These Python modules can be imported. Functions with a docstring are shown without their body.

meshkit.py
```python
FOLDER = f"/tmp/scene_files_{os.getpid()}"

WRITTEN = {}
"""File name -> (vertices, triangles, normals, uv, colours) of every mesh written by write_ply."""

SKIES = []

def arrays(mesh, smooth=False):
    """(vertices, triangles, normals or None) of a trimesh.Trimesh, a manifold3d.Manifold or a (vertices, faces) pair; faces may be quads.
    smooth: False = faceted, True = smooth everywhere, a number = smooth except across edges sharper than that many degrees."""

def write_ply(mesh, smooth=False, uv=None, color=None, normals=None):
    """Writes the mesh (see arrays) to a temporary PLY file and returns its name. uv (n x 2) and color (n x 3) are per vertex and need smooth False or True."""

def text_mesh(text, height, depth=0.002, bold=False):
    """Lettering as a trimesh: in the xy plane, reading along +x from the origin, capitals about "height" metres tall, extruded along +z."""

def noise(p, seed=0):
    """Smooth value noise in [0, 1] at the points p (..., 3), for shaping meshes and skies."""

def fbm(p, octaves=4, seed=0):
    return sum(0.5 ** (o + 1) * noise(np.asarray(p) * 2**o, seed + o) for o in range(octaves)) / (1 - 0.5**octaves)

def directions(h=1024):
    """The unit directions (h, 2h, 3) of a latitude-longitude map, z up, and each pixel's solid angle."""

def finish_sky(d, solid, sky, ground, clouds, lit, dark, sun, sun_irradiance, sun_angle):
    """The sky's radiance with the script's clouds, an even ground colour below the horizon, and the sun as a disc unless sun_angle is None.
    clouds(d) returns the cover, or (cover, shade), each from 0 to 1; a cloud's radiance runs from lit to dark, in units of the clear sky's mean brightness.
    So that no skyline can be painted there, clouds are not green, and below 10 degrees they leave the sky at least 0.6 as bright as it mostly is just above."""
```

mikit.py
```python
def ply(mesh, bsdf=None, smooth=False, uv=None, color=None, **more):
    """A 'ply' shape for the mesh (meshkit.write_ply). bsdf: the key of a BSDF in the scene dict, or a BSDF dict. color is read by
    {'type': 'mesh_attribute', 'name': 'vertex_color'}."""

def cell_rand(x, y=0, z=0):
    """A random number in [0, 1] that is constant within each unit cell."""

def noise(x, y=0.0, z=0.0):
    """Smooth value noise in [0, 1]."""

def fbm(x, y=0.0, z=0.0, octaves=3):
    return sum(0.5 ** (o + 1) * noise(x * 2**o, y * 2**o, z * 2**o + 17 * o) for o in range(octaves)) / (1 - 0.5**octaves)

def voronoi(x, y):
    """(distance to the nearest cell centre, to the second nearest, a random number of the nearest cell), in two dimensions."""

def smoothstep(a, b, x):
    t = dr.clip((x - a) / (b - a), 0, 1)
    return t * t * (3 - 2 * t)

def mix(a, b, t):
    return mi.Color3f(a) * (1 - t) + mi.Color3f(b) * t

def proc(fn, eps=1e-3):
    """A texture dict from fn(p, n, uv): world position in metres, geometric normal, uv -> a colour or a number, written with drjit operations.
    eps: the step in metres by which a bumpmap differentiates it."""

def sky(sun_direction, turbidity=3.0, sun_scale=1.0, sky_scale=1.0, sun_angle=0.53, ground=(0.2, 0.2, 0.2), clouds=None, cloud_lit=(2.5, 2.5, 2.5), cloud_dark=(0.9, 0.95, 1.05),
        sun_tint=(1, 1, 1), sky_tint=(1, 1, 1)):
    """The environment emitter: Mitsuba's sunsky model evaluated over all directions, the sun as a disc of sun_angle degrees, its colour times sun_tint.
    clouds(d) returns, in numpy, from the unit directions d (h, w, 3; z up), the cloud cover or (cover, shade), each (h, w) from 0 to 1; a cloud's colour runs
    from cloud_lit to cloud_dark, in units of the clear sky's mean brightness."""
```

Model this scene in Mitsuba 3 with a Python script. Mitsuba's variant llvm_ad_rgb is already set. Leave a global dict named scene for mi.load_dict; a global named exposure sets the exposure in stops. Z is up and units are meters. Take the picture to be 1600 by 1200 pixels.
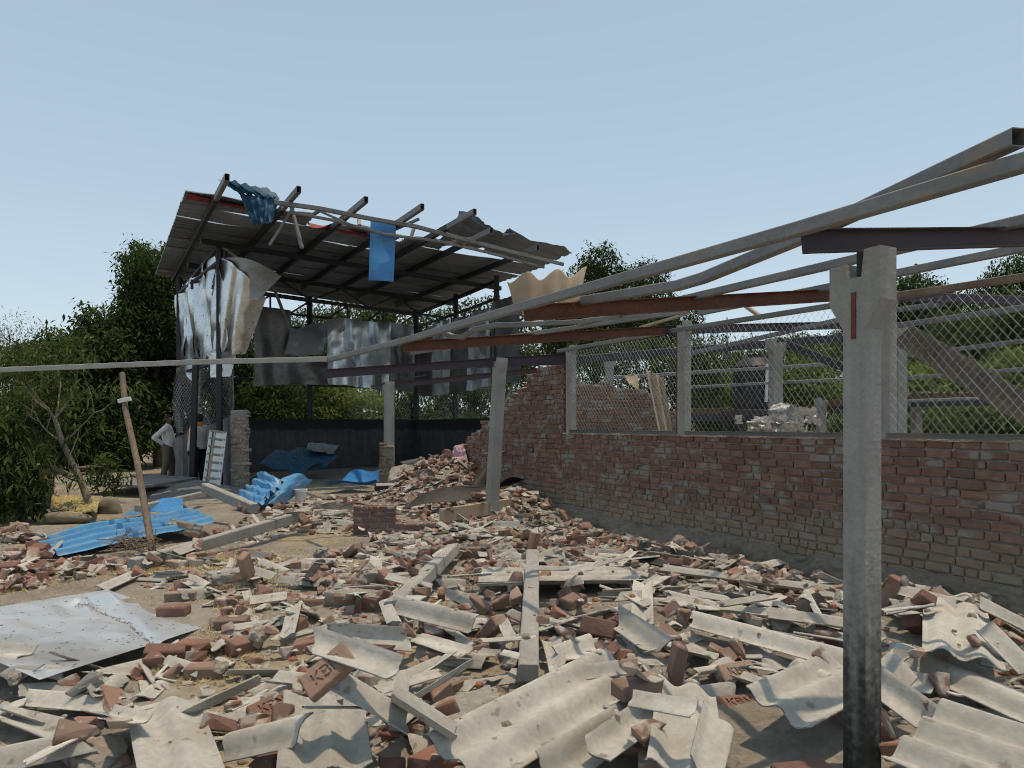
import math, random
import numpy as np, trimesh, mitsuba as mi, drjit as dr
import mikit, meshkit
import manifold3d as m3
from manifold3d import Manifold
from shapely.geometry import Polygon, box as sbox
from mikit import noise, fbm, smoothstep, mix, cell_rand

T = mi.ScalarTransform4f
rng = np.random.default_rng(7)
scene, labels = {}, {}

# ---------------------------------------------------------------- camera, sky, exposure
F, CX, HY, EYE = 1110.0, 800.0, 665.0, 1.45          # focal length and horizon of the 1600 x 1200 photograph, eye height
scene['camera'] = {'type': 'perspective', 'fov': math.degrees(2 * math.atan(800 / F)), 'fov_axis': 'x',
                   'principal_point_offset_y': -(HY - 600) / 1200.0, 'near_clip': 0.05, 'far_clip': 2000.0,
                   'to_world': T().look_at(origin=[0, 0, EYE], target=[0, 10, EYE], up=[0, 0, 1])}
SUN = (0.12, 0.01, 1.0)
scene['sky_light'] = mikit.sky(SUN, turbidity=4.0, sun_scale=1.42, sky_scale=2.95, sun_tint=(1.0, 0.955, 0.87), sky_tint=(1.48, 1.25, 0.94),
                               clouds=lambda d: 0.42, cloud_lit=(0.93, 1.17, 1.39))
exposure = 0.42

def P(px, py, d):
    return np.array([(px - CX) / F * d, d, EYE + (HY - py) / F * d])
def G(px, py, z=0.0):
    d = (EYE - z) * F / (py - HY)
    return np.array([(px - CX) / F * d, d, z])
def unit(v):
    v = np.asarray(v, float); return v / np.linalg.norm(v)
U = np.array([-0.466, 0.8847, 0.0])      # along the long brick wall, away from the viewer
V = np.array([0.8847, 0.466, 0.0])       # square to it

# ---------------------------------------------------------------- materials
def pb(key, col, rough=0.8, metal=0.0, spec=0.3, bump=None, bscale=1.0, **kw):
    b = {'type': 'principled', 'base_color': mikit.proc(col) if callable(col) else {'type': 'rgb', 'value': list(col)},
         'roughness': mikit.proc(rough) if callable(rough) else float(rough), 'metallic': float(metal), 'specular': float(spec), **kw}
    if bump is not None:
        b = {'type': 'bumpmap', 'texture': mikit.proc(bump, 2e-3), 'scale': float(bscale), 'bsdf': b}
    scene[key] = {'type': 'twosided', 'bsdf': b}

def f3(p, s, o=3):
    return fbm(p.x * s, p.y * s, p.z * s, o)

def brick_col(p, n, uv):
    s = uv.x
    c = mix((0.125, 0.064, 0.053), (0.225, 0.105, 0.074), smoothstep(0.15, 0.75, s))
    c = mix(c, (0.25, 0.145, 0.115), smoothstep(0.72, 0.95, s))
    a = f3(p, 9.0, 4)
    c = c * (0.7 + 0.6 * a)
    m = f3(p + 3.1, 13.0, 4)
    th = 0.74 - 0.33 * uv.y
    c = mix(c, (0.36, 0.33, 0.29), smoothstep(th, th + 0.12, m) * 0.9)
    return mix(c, (0.36, 0.31, 0.25), 0.34 * smoothstep(0.3, 0.75, f3(p, 2.3, 2)) + 0.10)
pb('m_brick', brick_col, 0.9, bump=lambda p, n, uv: f3(p, 60.0, 3) * 0.006 + f3(p, 200.0, 2) * 0.002, spec=0.15)

def wallbrick_col(p, n, uv):
    s = uv.x
    c = mix((0.155, 0.095, 0.074), (0.225, 0.135, 0.10), s)
    a = f3(p, 11.0, 4)
    c = c * (0.65 + 0.7 * a)
    m = f3(p + 5.0, 7.0, 4)
    th = 0.65 - 0.2 * uv.y
    c = mix(c, (0.25, 0.235, 0.21), smoothstep(th, th + 0.16, m) * 0.85)
    low = smoothstep(0.75, 0.2, p.z + 0.35 * (f3(p, 1.7, 3) - 0.5))
    return mix(c, (0.27, 0.225, 0.165), low * 0.75)
pb('m_wallbrick', wallbrick_col, 0.92, bump=lambda p, n, uv: f3(p, 55.0, 3) * 0.008, spec=0.1)

def cement_col(p, n, uv):
    a, b = f3(p, 3.0, 4), f3(p, 40.0, 3)
    c = mix((0.20, 0.19, 0.17), (0.36, 0.34, 0.30), a) * (0.75 + 0.5 * b)
    return mix(c, (0.30, 0.24, 0.17), 0.4 * smoothstep(0.45, 0.7, f3(p + 9, 1.3, 2)))
pb('m_cement', cement_col, 0.95, bump=lambda p, n, uv: f3(p, 45.0, 4) * 0.02, spec=0.1)

def plinth_col(p, n, uv):
    a, b = f3(p, 2.5, 4), f3(p, 30.0, 3)
    return mix((0.12, 0.108, 0.09), (0.27, 0.235, 0.185), a) * (0.65 + 0.7 * b)
pb('m_plinth', plinth_col, 0.95, bump=lambda p, n, uv: f3(p, 12.0, 4) * 0.05 + f3(p, 50.0, 3) * 0.02, spec=0.05)

def asb_col(p, n, uv):
    a, b = f3(p, 5.0, 4), f3(p, 70.0, 3)
    c = mix((0.30, 0.29, 0.262), (0.44, 0.424, 0.382), uv.x) * (0.72 + 0.34 * a + 0.24 * b)
    c = mix(c, (0.27, 0.245, 0.20), 0.6 * smoothstep(0.5, 0.74, f3(p + 4.0, 4.1, 4)))
    c = c * (0.82 + 0.36 * fbm(p.x * 34.0, p.y * 34.0, p.z * 34.0, 4))
    return mix(c, (0.16, 0.145, 0.12), 0.7 * smoothstep(0.69, 0.78, f3(p + 8.0, 14.0, 4)))
pb('m_asbestos', asb_col, 0.9, bump=lambda p, n, uv: f3(p, 110.0, 3) * 0.003, spec=0.15)

def conc_col(p, n, uv):
    a, b = f3(p, 4.0, 4), f3(p, 90.0, 2)
    st = fbm(p.x * 38.0, p.y * 38.0, p.z * 1.8, 3)
    c = mix((0.205, 0.20, 0.185), (0.34, 0.328, 0.30), a) * (0.72 + 0.3 * b + 0.26 * st)
    wet = smoothstep(0.92, 0.12, p.z + 0.7 * (fbm(p.x * 26.0, p.y * 26.0, p.z * 2.2, 3) - 0.5) + 0.5 * (f3(p, 40.0, 4) - 0.5)) * uv.y
    return mix(c, (0.032, 0.031, 0.028), 0.96 * wet)
pb('m_concrete', conc_col, 0.9, bump=lambda p, n, uv: f3(p, 70.0, 4) * 0.006, spec=0.15)

def beam_col(p, n, uv):
    a = fbm(p.x * 3.0, p.y * 3.0, p.z * 9.0, 3)
    c = mix((0.12, 0.122, 0.124), (0.235, 0.23, 0.215), a) * (0.8 + 0.4 * f3(p, 45.0, 3))
    return mix(c, (0.26, 0.19, 0.13), 0.6 * smoothstep(0.58, 0.75, f3(p + 2.0, 6.0, 3)))
pb('m_beam', beam_col, 0.55, metal=0.25, spec=0.4)
def rust_col(p, n, uv):
    a = f3(p, 6.0, 4)
    c = mix((0.085, 0.04, 0.03), (0.19, 0.075, 0.042), a) * (0.7 + 0.6 * f3(p, 50.0, 3))
    return mix(c, (0.075, 0.06, 0.07), smoothstep(0.35, 0.75, uv.x + 0.5 * (f3(p, 3.0, 2) - 0.5)))
pb('m_rust', rust_col, 0.75, metal=0.15, spec=0.3)
pb('m_dark_steel', (0.035, 0.036, 0.042), 0.55, metal=0.2)
def galv_col(p, n, uv):
    a, b = f3(p, 2.2, 3), f3(p, 26.0, 3)
    c = mix((0.55, 0.575, 0.59), (0.76, 0.79, 0.81), a) * (0.75 + 0.45 * b)
    c = mix(c, (0.36, 0.33, 0.28), smoothstep(0.5, 0.72, f3(p + 6.0, 1.6, 4)) * 0.65)
    return mix(c, (0.07, 0.065, 0.06), smoothstep(0.735, 0.77, f3(p + 1.0, 17.0, 3)))
pb('m_galv', galv_col, lambda p, n, uv: 0.16 + 0.22 * f3(p, 9.0, 3), metal=0.85, spec=0.5)
pb('m_silver', lambda p, n, uv: mix(mix((0.58, 0.61, 0.63), (0.76, 0.79, 0.81), f3(p, 2.0, 3)), (0.40, 0.37, 0.33), 0.7 * smoothstep(0.5, 0.75, f3(p + 6.0, 1.6, 4))) * (1.0 - 0.8 * smoothstep(0.76, 0.80, f3(p + 1.0, 42.0, 2))), lambda p, n, uv: 0.30 + 0.2 * f3(p, 9.0, 3), metal=0.7, spec=0.5)
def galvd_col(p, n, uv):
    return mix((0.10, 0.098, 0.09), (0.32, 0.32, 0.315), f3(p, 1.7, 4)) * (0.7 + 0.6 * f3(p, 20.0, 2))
pb('m_galv_soot_and_shade', galvd_col, 0.42, metal=0.6)  # sooty cladding tone, also painted shade on the curled sheet
pb('m_galv_mid', lambda p, n, uv: mix((0.40, 0.43, 0.45), (0.86, 0.90, 0.93), smoothstep(0.3, 0.7, f3(p, 1.3, 4))) * (0.85 + 0.3 * f3(p, 22.0, 3)), 0.28, metal=0.6, spec=0.5)
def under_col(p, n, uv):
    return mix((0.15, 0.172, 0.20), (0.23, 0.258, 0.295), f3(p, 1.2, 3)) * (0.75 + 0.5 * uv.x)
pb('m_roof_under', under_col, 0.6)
pb('m_red', (0.26, 0.045, 0.045), 0.6)
def blue_col(p, n, uv):
    c = mix((0.022, 0.15, 0.38), (0.045, 0.23, 0.50), f3(p, 3.0, 3)) * (0.85 + 0.3 * f3(p, 30.0, 2))
    return mix(c, (0.10, 0.22, 0.36), 0.4 * smoothstep(0.5, 0.8, f3(p + 3, 5.0, 4)))
pb('m_blue', blue_col, 0.38, spec=0.5, clearcoat=0.2)
pb('m_blue_dark', (0.010, 0.065, 0.125), 0.6, spec=0.4)
pb('m_blue_light', lambda p, n, uv: mix(mix((0.06, 0.215, 0.42), (0.10, 0.29, 0.50), f3(p, 5.0, 3)), (0.30, 0.31, 0.30), 0.5 * smoothstep(0.5, 0.75, f3(p + 2.0, 7.0, 4))), 0.35, spec=0.5)
def wood_col(p, n, uv):
    return mix((0.11, 0.082, 0.06), (0.25, 0.195, 0.145), fbm(p.x * 40.0, p.y * 40.0, p.z * 5.0, 3)) * (0.7 + 0.6 * f3(p, 8.0, 2))
pb('m_wood', wood_col, 0.8)
pb('m_bark', lambda p, n, uv: mix((0.09, 0.07, 0.05), (0.24, 0.20, 0.15), fbm(p.x * 25.0, p.y * 25.0, p.z * 8.0, 3)), 0.9)
pb('m_twig', (0.22, 0.185, 0.13), 0.85)
def soil_col(p, n, uv):
    a, b, c3 = f3(p, 0.8, 4), f3(p, 9.0, 4), f3(p, 55.0, 3)
    c = mix((0.175, 0.152, 0.125), (0.27, 0.245, 0.21), a) * (0.6 + 0.45 * b + 0.35 * c3)
    return mix(c, (0.33, 0.265, 0.14), 0.4 * smoothstep(0.5, 0.62, f3(p + 7.0, 0.9, 4)) * smoothstep(1.5, -1.5, p.x + 0.4 * p.y - 2.0))
pb('m_soil', soil_col, 0.97, bump=lambda p, n, uv: f3(p, 16.0, 4) * 0.05 + f3(p, 80.0, 2) * 0.008, spec=0.05)
pb('m_straw', lambda p, n, uv: mix((0.34, 0.26, 0.10), (0.50, 0.41, 0.20), uv.x), 0.9)
pb('m_gravel', lambda p, n, uv: mix((0.09, 0.09, 0.09), (0.2, 0.195, 0.185), f3(p, 30.0, 2)), 0.95)
pb('m_crumb', lambda p, n, uv: mix(mix((0.17, 0.15, 0.125), (0.36, 0.32, 0.27), uv.x), (0.27, 0.11, 0.07), smoothstep(0.72, 0.78, uv.y)), 0.95)
pb('m_black', (0.018, 0.018, 0.02), 0.55)
pb('m_tar', lambda p, n, uv: mix((0.010, 0.010, 0.010), (0.05, 0.045, 0.04), f3(p, 7.0, 4)), 0.6)
pb('m_white', lambda p, n, uv: mix((0.55, 0.55, 0.52), (0.75, 0.75, 0.72), f3(p, 12.0, 3)), 0.5)
pb('m_white_dusty', lambda p, n, uv: mix((0.27, 0.255, 0.23), (0.42, 0.40, 0.37), f3(p, 8.0, 3)), 0.7)
pb('m_scrap', (0.5, 0.48, 0.45), 0.7)
pb('m_sack', lambda p, n, uv: mix((0.15, 0.125, 0.085), (0.26, 0.22, 0.155), f3(p, 7.0, 3)), 0.9)
pb('m_pink', (0.50, 0.33, 0.36), 0.9)
pb('m_yellow', lambda p, n, uv: mix((0.25, 0.19, 0.07), (0.40, 0.33, 0.13), f3(p, 6.0, 3)), 0.6)
pb('m_tan', lambda p, n, uv: mix((0.30, 0.23, 0.16), (0.44, 0.35, 0.25), f3(p, 7.0, 3)), 0.85)
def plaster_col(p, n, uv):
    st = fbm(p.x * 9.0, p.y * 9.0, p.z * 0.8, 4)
    c = mix((0.05, 0.052, 0.058), (0.20, 0.20, 0.20) , st * (1.25 - 0.8 * uv.y)) * (0.75 + 0.5 * f3(p, 6.0, 3))  # v darkens the streaks to paint in the shade inside the shed
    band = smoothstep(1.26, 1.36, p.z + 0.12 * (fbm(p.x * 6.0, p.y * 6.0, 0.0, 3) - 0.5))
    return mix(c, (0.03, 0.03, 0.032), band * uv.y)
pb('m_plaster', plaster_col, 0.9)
pb('m_skin', (0.11, 0.062, 0.042), 0.6)
pb('m_hair', (0.012, 0.011, 0.011), 0.6)
pb('m_shirt', (0.62, 0.60, 0.56), 0.85)
pb('m_trouser', (0.12, 0.105, 0.085), 0.9)
pb('m_trouser_dark', (0.02, 0.022, 0.03), 0.9)
pb('m_orange', (0.75, 0.16, 0.03), 0.8)
def leafmat(key, c0, c1, c2):
    col = lambda p, n, uv: mix(mix(c0, c1, uv.x), c2, smoothstep(0.85, 1.0, uv.y)) * (0.75 + 0.5 * fbm(p.x * 0.7, p.y * 0.7, p.z * 0.7, 2))
    scene[key] = {'type': 'principledthin', 'base_color': mikit.proc(col), 'roughness': 0.45, 'diff_trans': 0.65, 'spec_trans': 0.0, 'eta': 1.4}
leafmat('m_leaf_dark', (0.032, 0.055, 0.022), (0.075, 0.115, 0.038), (0.14, 0.17, 0.055))
leafmat('m_leaf_mid', (0.042, 0.068, 0.025), (0.095, 0.135, 0.042), (0.20, 0.23, 0.075))
leafmat('m_leaf_light', (0.10, 0.145, 0.045), (0.20, 0.25, 0.075), (0.34, 0.36, 0.12))
leafmat('m_leaf_dry', (0.12, 0.13, 0.06), (0.20, 0.20, 0.10), (0.30, 0.28, 0.15))

# ---------------------------------------------------------------- helpers
used = {}
def numbered(key):
    used[key] = used.get(key, -1) + 1
    return key if used[key] == 0 else f'{key}_{used[key]:03d}'
def thing(name, label, cat, group=None, kind=None):
    k = numbered(name); labels[k] = {'label': label, 'category': cat}
    if group: labels[k]['group'] = group
    labels[k]['kind'] = kind or 'thing'
    return k
def uvseed(mesh, u, v):
    return np.tile([u, v], (len(mesh.vertices), 1))
def put(key, mesh, m, smooth=False, seed=None, color=None):
    """one scene entry; seed (u, v) is carried in the uv so that the material can vary from piece to piece"""
    if isinstance(mesh, (tuple, list)): mesh = trimesh.Trimesh(mesh[0], mesh[1], process=False)
    u, v = seed if seed is not None else (rng.random(), rng.random())
    if smooth not in (False, True):
        mesh = trimesh.graph.smooth_shade(mesh, angle=math.radians(smooth), facet_minarea=None); smooth = True
    scene[key] = mikit.ply(mesh, m, smooth=smooth, uv=uvseed(mesh, u, v))
    return key
def part(parent, name, mesh, m, smooth=False, seed=None, label=None, kind=None):
    k = numbered(f'{parent}__{name}')
    if label or kind:
        labels[k] = {}
        if label: labels[k]['label'] = label
        if kind: labels[k]['kind'] = kind
    return put(k, mesh, m, smooth, seed)
def single(name, label, cat, mesh, m, smooth=False, seed=None, group=None, kind=None):
    k = thing(name, label, cat, group, kind)
    return put(k, mesh, m, smooth, seed)
cat_ = trimesh.util.concatenate

def tri_poly(poly):
    v, f = trimesh.creation.triangulate_polygon(poly, engine='earcut')
    return np.asarray(v), np.asarray(f)
def sweep(poly, pts, up=(0, 0, 1)):
    """a profile (shapely polygon; x to the side, y up) along a polyline"""
    pts = np.asarray(pts, float); n = len(pts)
    seg = np.diff(pts, axis=0); seg /= np.linalg.norm(seg, axis=1, keepdims=True)
    tan = np.vstack([seg[:1], (seg[:-1] + seg[1:]) if n > 2 else np.zeros((0, 3)), seg[-1:]])
    tan /= np.linalg.norm(tan, axis=1, keepdims=True)
    side = np.cross(tan, np.asarray(up, float)); side /= np.linalg.norm(side, axis=1, keepdims=True)
    upv = np.cross(side, tan)
    if n > 2:
        cosv = np.einsum('ij,ij->i', tan[1:-1], seg[:-1]); k = np.ones(n); k[1:-1] = 1 / np.maximum(cosv, 0.5)
    out = []
    for ring in [poly.exterior, *poly.interiors]:
        c = np.array(ring.coords)[:-1]; m = len(c)
        v = (pts[:, None] + c[None, :, :1] * side[:, None] + c[None, :, 1:] * upv[:, None]).reshape(-1, 3)
        i, j = np.meshgrid(np.arange(n - 1), np.arange(m), indexing='ij')
        a, b = i * m + j, i * m + (j + 1) % m
        f = np.stack([np.stack([a, b, b + m], -1), np.stack([a, b + m, a + m], -1)], 2).reshape(-1, 3)
        out.append(trimesh.Trimesh(v, f, process=False))
    cv, cf = tri_poly(poly)
    for e in (0, n - 1):
        v = pts[e] + cv[:, :1] * side[e] + cv[:, 1:] * upv[e]
        out.append(trimesh.Trimesh(v, cf, process=False))
    return cat_(out)
def rect(w, h, t=None):
    p = sbox(-w / 2, -h / 2, w / 2, h / 2).buffer(0.12 * min(w, h)).buffer(-0.12 * min(w, h)) if False else sbox(-w / 2, -h / 2, w / 2, h / 2)
    c = 0.1 * min(w, h)
    p = Polygon([(-w/2+c, -h/2), (w/2-c, -h/2), (w/2, -h/2+c), (w/2, h/2-c), (w/2-c, h/2), (-w/2+c, h/2), (-w/2, h/2-c), (-w/2, -h/2+c)])
    return p.difference(sbox(-w/2+t, -h/2+t, w/2-t, h/2-t)) if t else p
def channel(h, w, t=0.005):
    return Polygon([(0, -h/2), (w, -h/2), (w, -h/2+t), (t, -h/2+t), (t, h/2-t), (w, h/2-t), (w, h/2), (0, h/2)])
def bar(a, b, w, h=None, t=None, up=(0, 0, 1)):
    return sweep(rect(w, h or w, t), [a, b], up)
def tube(pts, radii, sides=6):
    pts = np.asarray(pts, float)
    t = np.gradient(pts, axis=0); t /= np.linalg.norm(t, axis=1, keepdims=True) + 1e-9
    a = np.cross(t, np.where(np.abs(t[:, 2:]) < 0.9, [0, 0, 1.0], [1.0, 0, 0])); a /= np.linalg.norm(a, axis=1, keepdims=True) + 1e-9
    b, ang = np.cross(t, a), np.arange(sides) * 2 * np.pi / sides
    r = np.broadcast_to(radii, (len(pts),))
    v = pts[:, None] + r[:, None, None] * (np.cos(ang)[None, :, None] * a[:, None] + np.sin(ang)[None, :, None] * b[:, None])
    i, j = np.meshgrid(np.arange(len(pts) - 1), np.arange(sides), indexing='ij')
    q = np.stack([i * sides + j, i * sides + (j + 1) % sides, (i + 1) * sides + (j + 1) % sides, (i + 1) * sides + j], -1).reshape(-1, 4)
    return trimesh.Trimesh(v.reshape(-1, 3), np.vstack([q[:, [0, 1, 2]], q[:, [0, 2, 3]]]), process=False)
def solid_grid(g, th, closed=True):
    """a sheet of thickness th over a grid of points g (nu, nv, 3)"""
    nu, nv = g.shape[:2]
    du, dv = np.gradient(g, axis=0), np.gradient(g, axis=1)
    n = np.cross(du, dv); n /= np.linalg.norm(n, axis=-1, keepdims=True) + 1e-12
    v = np.vstack([(g + n * th / 2).reshape(-1, 3), (g - n * th / 2).reshape(-1, 3)])
    i, j = np.meshgrid(np.arange(nu - 1), np.arange(nv - 1), indexing='ij')
    a = (i * nv + j).ravel(); N = nu * nv
    q = np.stack([a, a + nv, a + nv + 1, a + 1], 1)
    fs = [q, q[:, ::-1] + N]
    ring = np.concatenate([np.arange(nv), np.arange(1, nu) * nv + nv - 1, (nu - 1) * nv + np.arange(nv - 2, -1, -1), np.arange(nu - 2, 0, -1) * nv])
    nx = np.roll(ring, -1)
    fs.append(np.stack([ring, nx, nx + N, ring + N], 1))
    q = np.vstack(fs)
    return trimesh.Trimesh(v, np.vstack([q[:, [0, 1, 2]], q[:, [0, 2, 3]]]), process=False)
def chamfer_box(sx, sy, sz, c=0.006, jit=0.003, r=rng):
    v = []
    for a in (-1, 1):
        for b in (-1, 1):
            for d in (-1, 1):
                j = r.normal(0, jit, 3)
                k = c * r.uniform(0.6, 1.6)
                for ax in range(3):
                    q = np.array([a * (sx/2 - k), b * (sy/2 - k), d * (sz/2 - k)]); q[ax] += (a, b, d)[ax] * k
                    v.append(q + j)
    return trimesh.convex.convex_hull(np.array(v))
def broken_brick(sx, sy, sz, r=rng):
    """a brick with a rough broken end"""
    m = chamfer_box(sx, sy, sz, 0.006, 0.003, r)
    v = np.array(m.vertices)
    extra = np.column_stack([np.full(7, sx/2) + r.uniform(-0.045, 0.02, 7), r.uniform(-sy/2, sy/2, 7), r.uniform(-sz/2, sz/2, 7)])
    keep = v[:, 0] < 0
    return trimesh.convex.convex_hull(np.vstack([v[keep], extra]))
def rock(s, r=rng, sub=1, flat=0.7):
    m = trimesh.creation.icosphere(subdivisions=sub)
    v = m.vertices * (0.62 + 0.65 * meshkit.fbm(m.vertices * 1.4 + r.uniform(0, 50, 3), 3, int(r.integers(99))))[:, None]
    return trimesh.Trimesh(v * [s, s * r.uniform(0.65, 1), s * flat], m.faces, process=False)
def rotz(a):
    c, s = math.cos(a), math.sin(a); return np.array([[c, -s, 0], [s, c, 0], [0, 0, 1]])
def rotx(a):
    c, s = math.cos(a), math.sin(a); return np.array([[1, 0, 0], [0, c, -s], [0, s, c]])
def roty(a):
    c, s = math.cos(a), math.sin(a); return np.array([[c, 0, s], [0, 1, 0], [-s, 0, c]])
def xf(mesh, R, t=(0, 0, 0)):
    return trimesh.Trimesh(np.asarray(mesh.vertices) @ np.asarray(R).T + np.asarray(t), mesh.faces, process=False)

# ---------------------------------------------------------------- terrain, and the height map that loose pieces are dropped on
def terrain(x, y):
    x, y = np.asarray(x, float), np.asarray(y, float)
    p = np.stack([x, y, 0 * x], -1)
    near = np.exp(-((x - 1.0) ** 2 + (y - 7) ** 2) / 90.0)
    z = (meshkit.fbm(p * 0.55, 3, 3) - 0.5) * 0.16 * near + (meshkit.fbm(p * 2.3, 3, 5) - 0.5) * 0.07 * near
    z += 0.85 * np.exp(-((x + 1.25) / 1.0) ** 2 - ((y - 14.0) / 1.2) ** 2) + 0.42 * np.exp(-((x - 0.05) / 0.8) ** 2 - ((y - 11.2) / 0.8) ** 2)
    z += 0.16 * np.exp(-((x - 0.2) / 1.7) ** 2 - ((y - 5.6) / 2.0) ** 2) + 0.12 * np.exp(-((x - 2.0) / 1.2) ** 2 - ((y - 4.7) / 0.9) ** 2)
    z += 0.10 * np.exp(-((x + 6.2) / 1.2) ** 2 - ((y - 8.0) / 0.8) ** 2)
    z += 0.13 * np.exp(-((x + 0.2) / 0.5) ** 2 - ((y - 9.5) / 1.2) ** 2)
    w = (x * V[0] + y * V[1]) - (3.045 * V[0] + 6.5 * V[1])       # distance from the wall's face
    return z * np.clip(1 - (w - 0.4), 0, 1)
RES, X0, Y0, X1, Y1 = 0.03, -13.0, 1.2, 8.0, 24.0
gx, gy = np.arange(X0, X1, RES), np.arange(Y0, Y1, RES)
H = terrain(*np.meshgrid(gx, gy, indexing='ij'))
def cells(x, y):
    return np.clip(((x - X0) / RES).astype(int), 0, len(gx) - 1), np.clip(((y - Y0) / RES).astype(int), 0, len(gy) - 1)
def hat(x, y):
    i, j = cells(np.atleast_1d(x), np.atleast_1d(y)); return H[i, j]
def commit(m):
    m_area = m.area
    v = m.vertices; f = m.faces
    n = int(min(4000, max(60, m_area / RES ** 2 * 1.6)))
    r = np.random.default_rng(len(scene))
    ar = m.area_faces; k = r.choice(len(f), n, p=ar / ar.sum())
    a, b = r.random((2, n)); s = np.sqrt(a)
    pt = v[f[k, 0]] * (1 - s)[:, None] + v[f[k, 1]] * (s * (1 - b))[:, None] + v[f[k, 2]] * (s * b)[:, None]
    i, j = cells(pt[:, 0], pt[:, 1])
    np.maximum.at(H, (i, j), pt[:, 2])
def drop(m, x, y, yaw, tilt=(0, 0), q=88, sink=0.0, follow=0.8, done=True):
    """turn the piece, lean it the way the ground leans under it, lower it until most of its underside touches"""
    v = np.asarray(m.vertices) @ rotx(tilt[0]).T @ roty(tilt[1]).T @ rotz(yaw).T
    xy = v[:, :2] + [x, y]
    h = hat(xy[:, 0], xy[:, 1])
    A = np.column_stack([v[:, :2], np.ones(len(v))])
    c = np.linalg.lstsq(A, h, rcond=None)[0]
    sx, sy = np.clip(c[:2] * follow, -0.55, 0.55)
    n = unit([-sx, -sy, 1]); ax = np.cross([0, 0, 1], n); s = np.linalg.norm(ax)
    if s > 1e-6:
        R = trimesh.transformations.rotation_matrix(math.asin(min(1, s)), ax)[:3, :3]; v = v @ R.T
    h = hat(v[:, 0] + x, v[:, 1] + y)
    z = np.percentile(h - v[:, 2], q) - sink
    out = trimesh.Trimesh(v + [x, y, z], m.faces, process=False)
    if done: commit(out)
    return out

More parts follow.
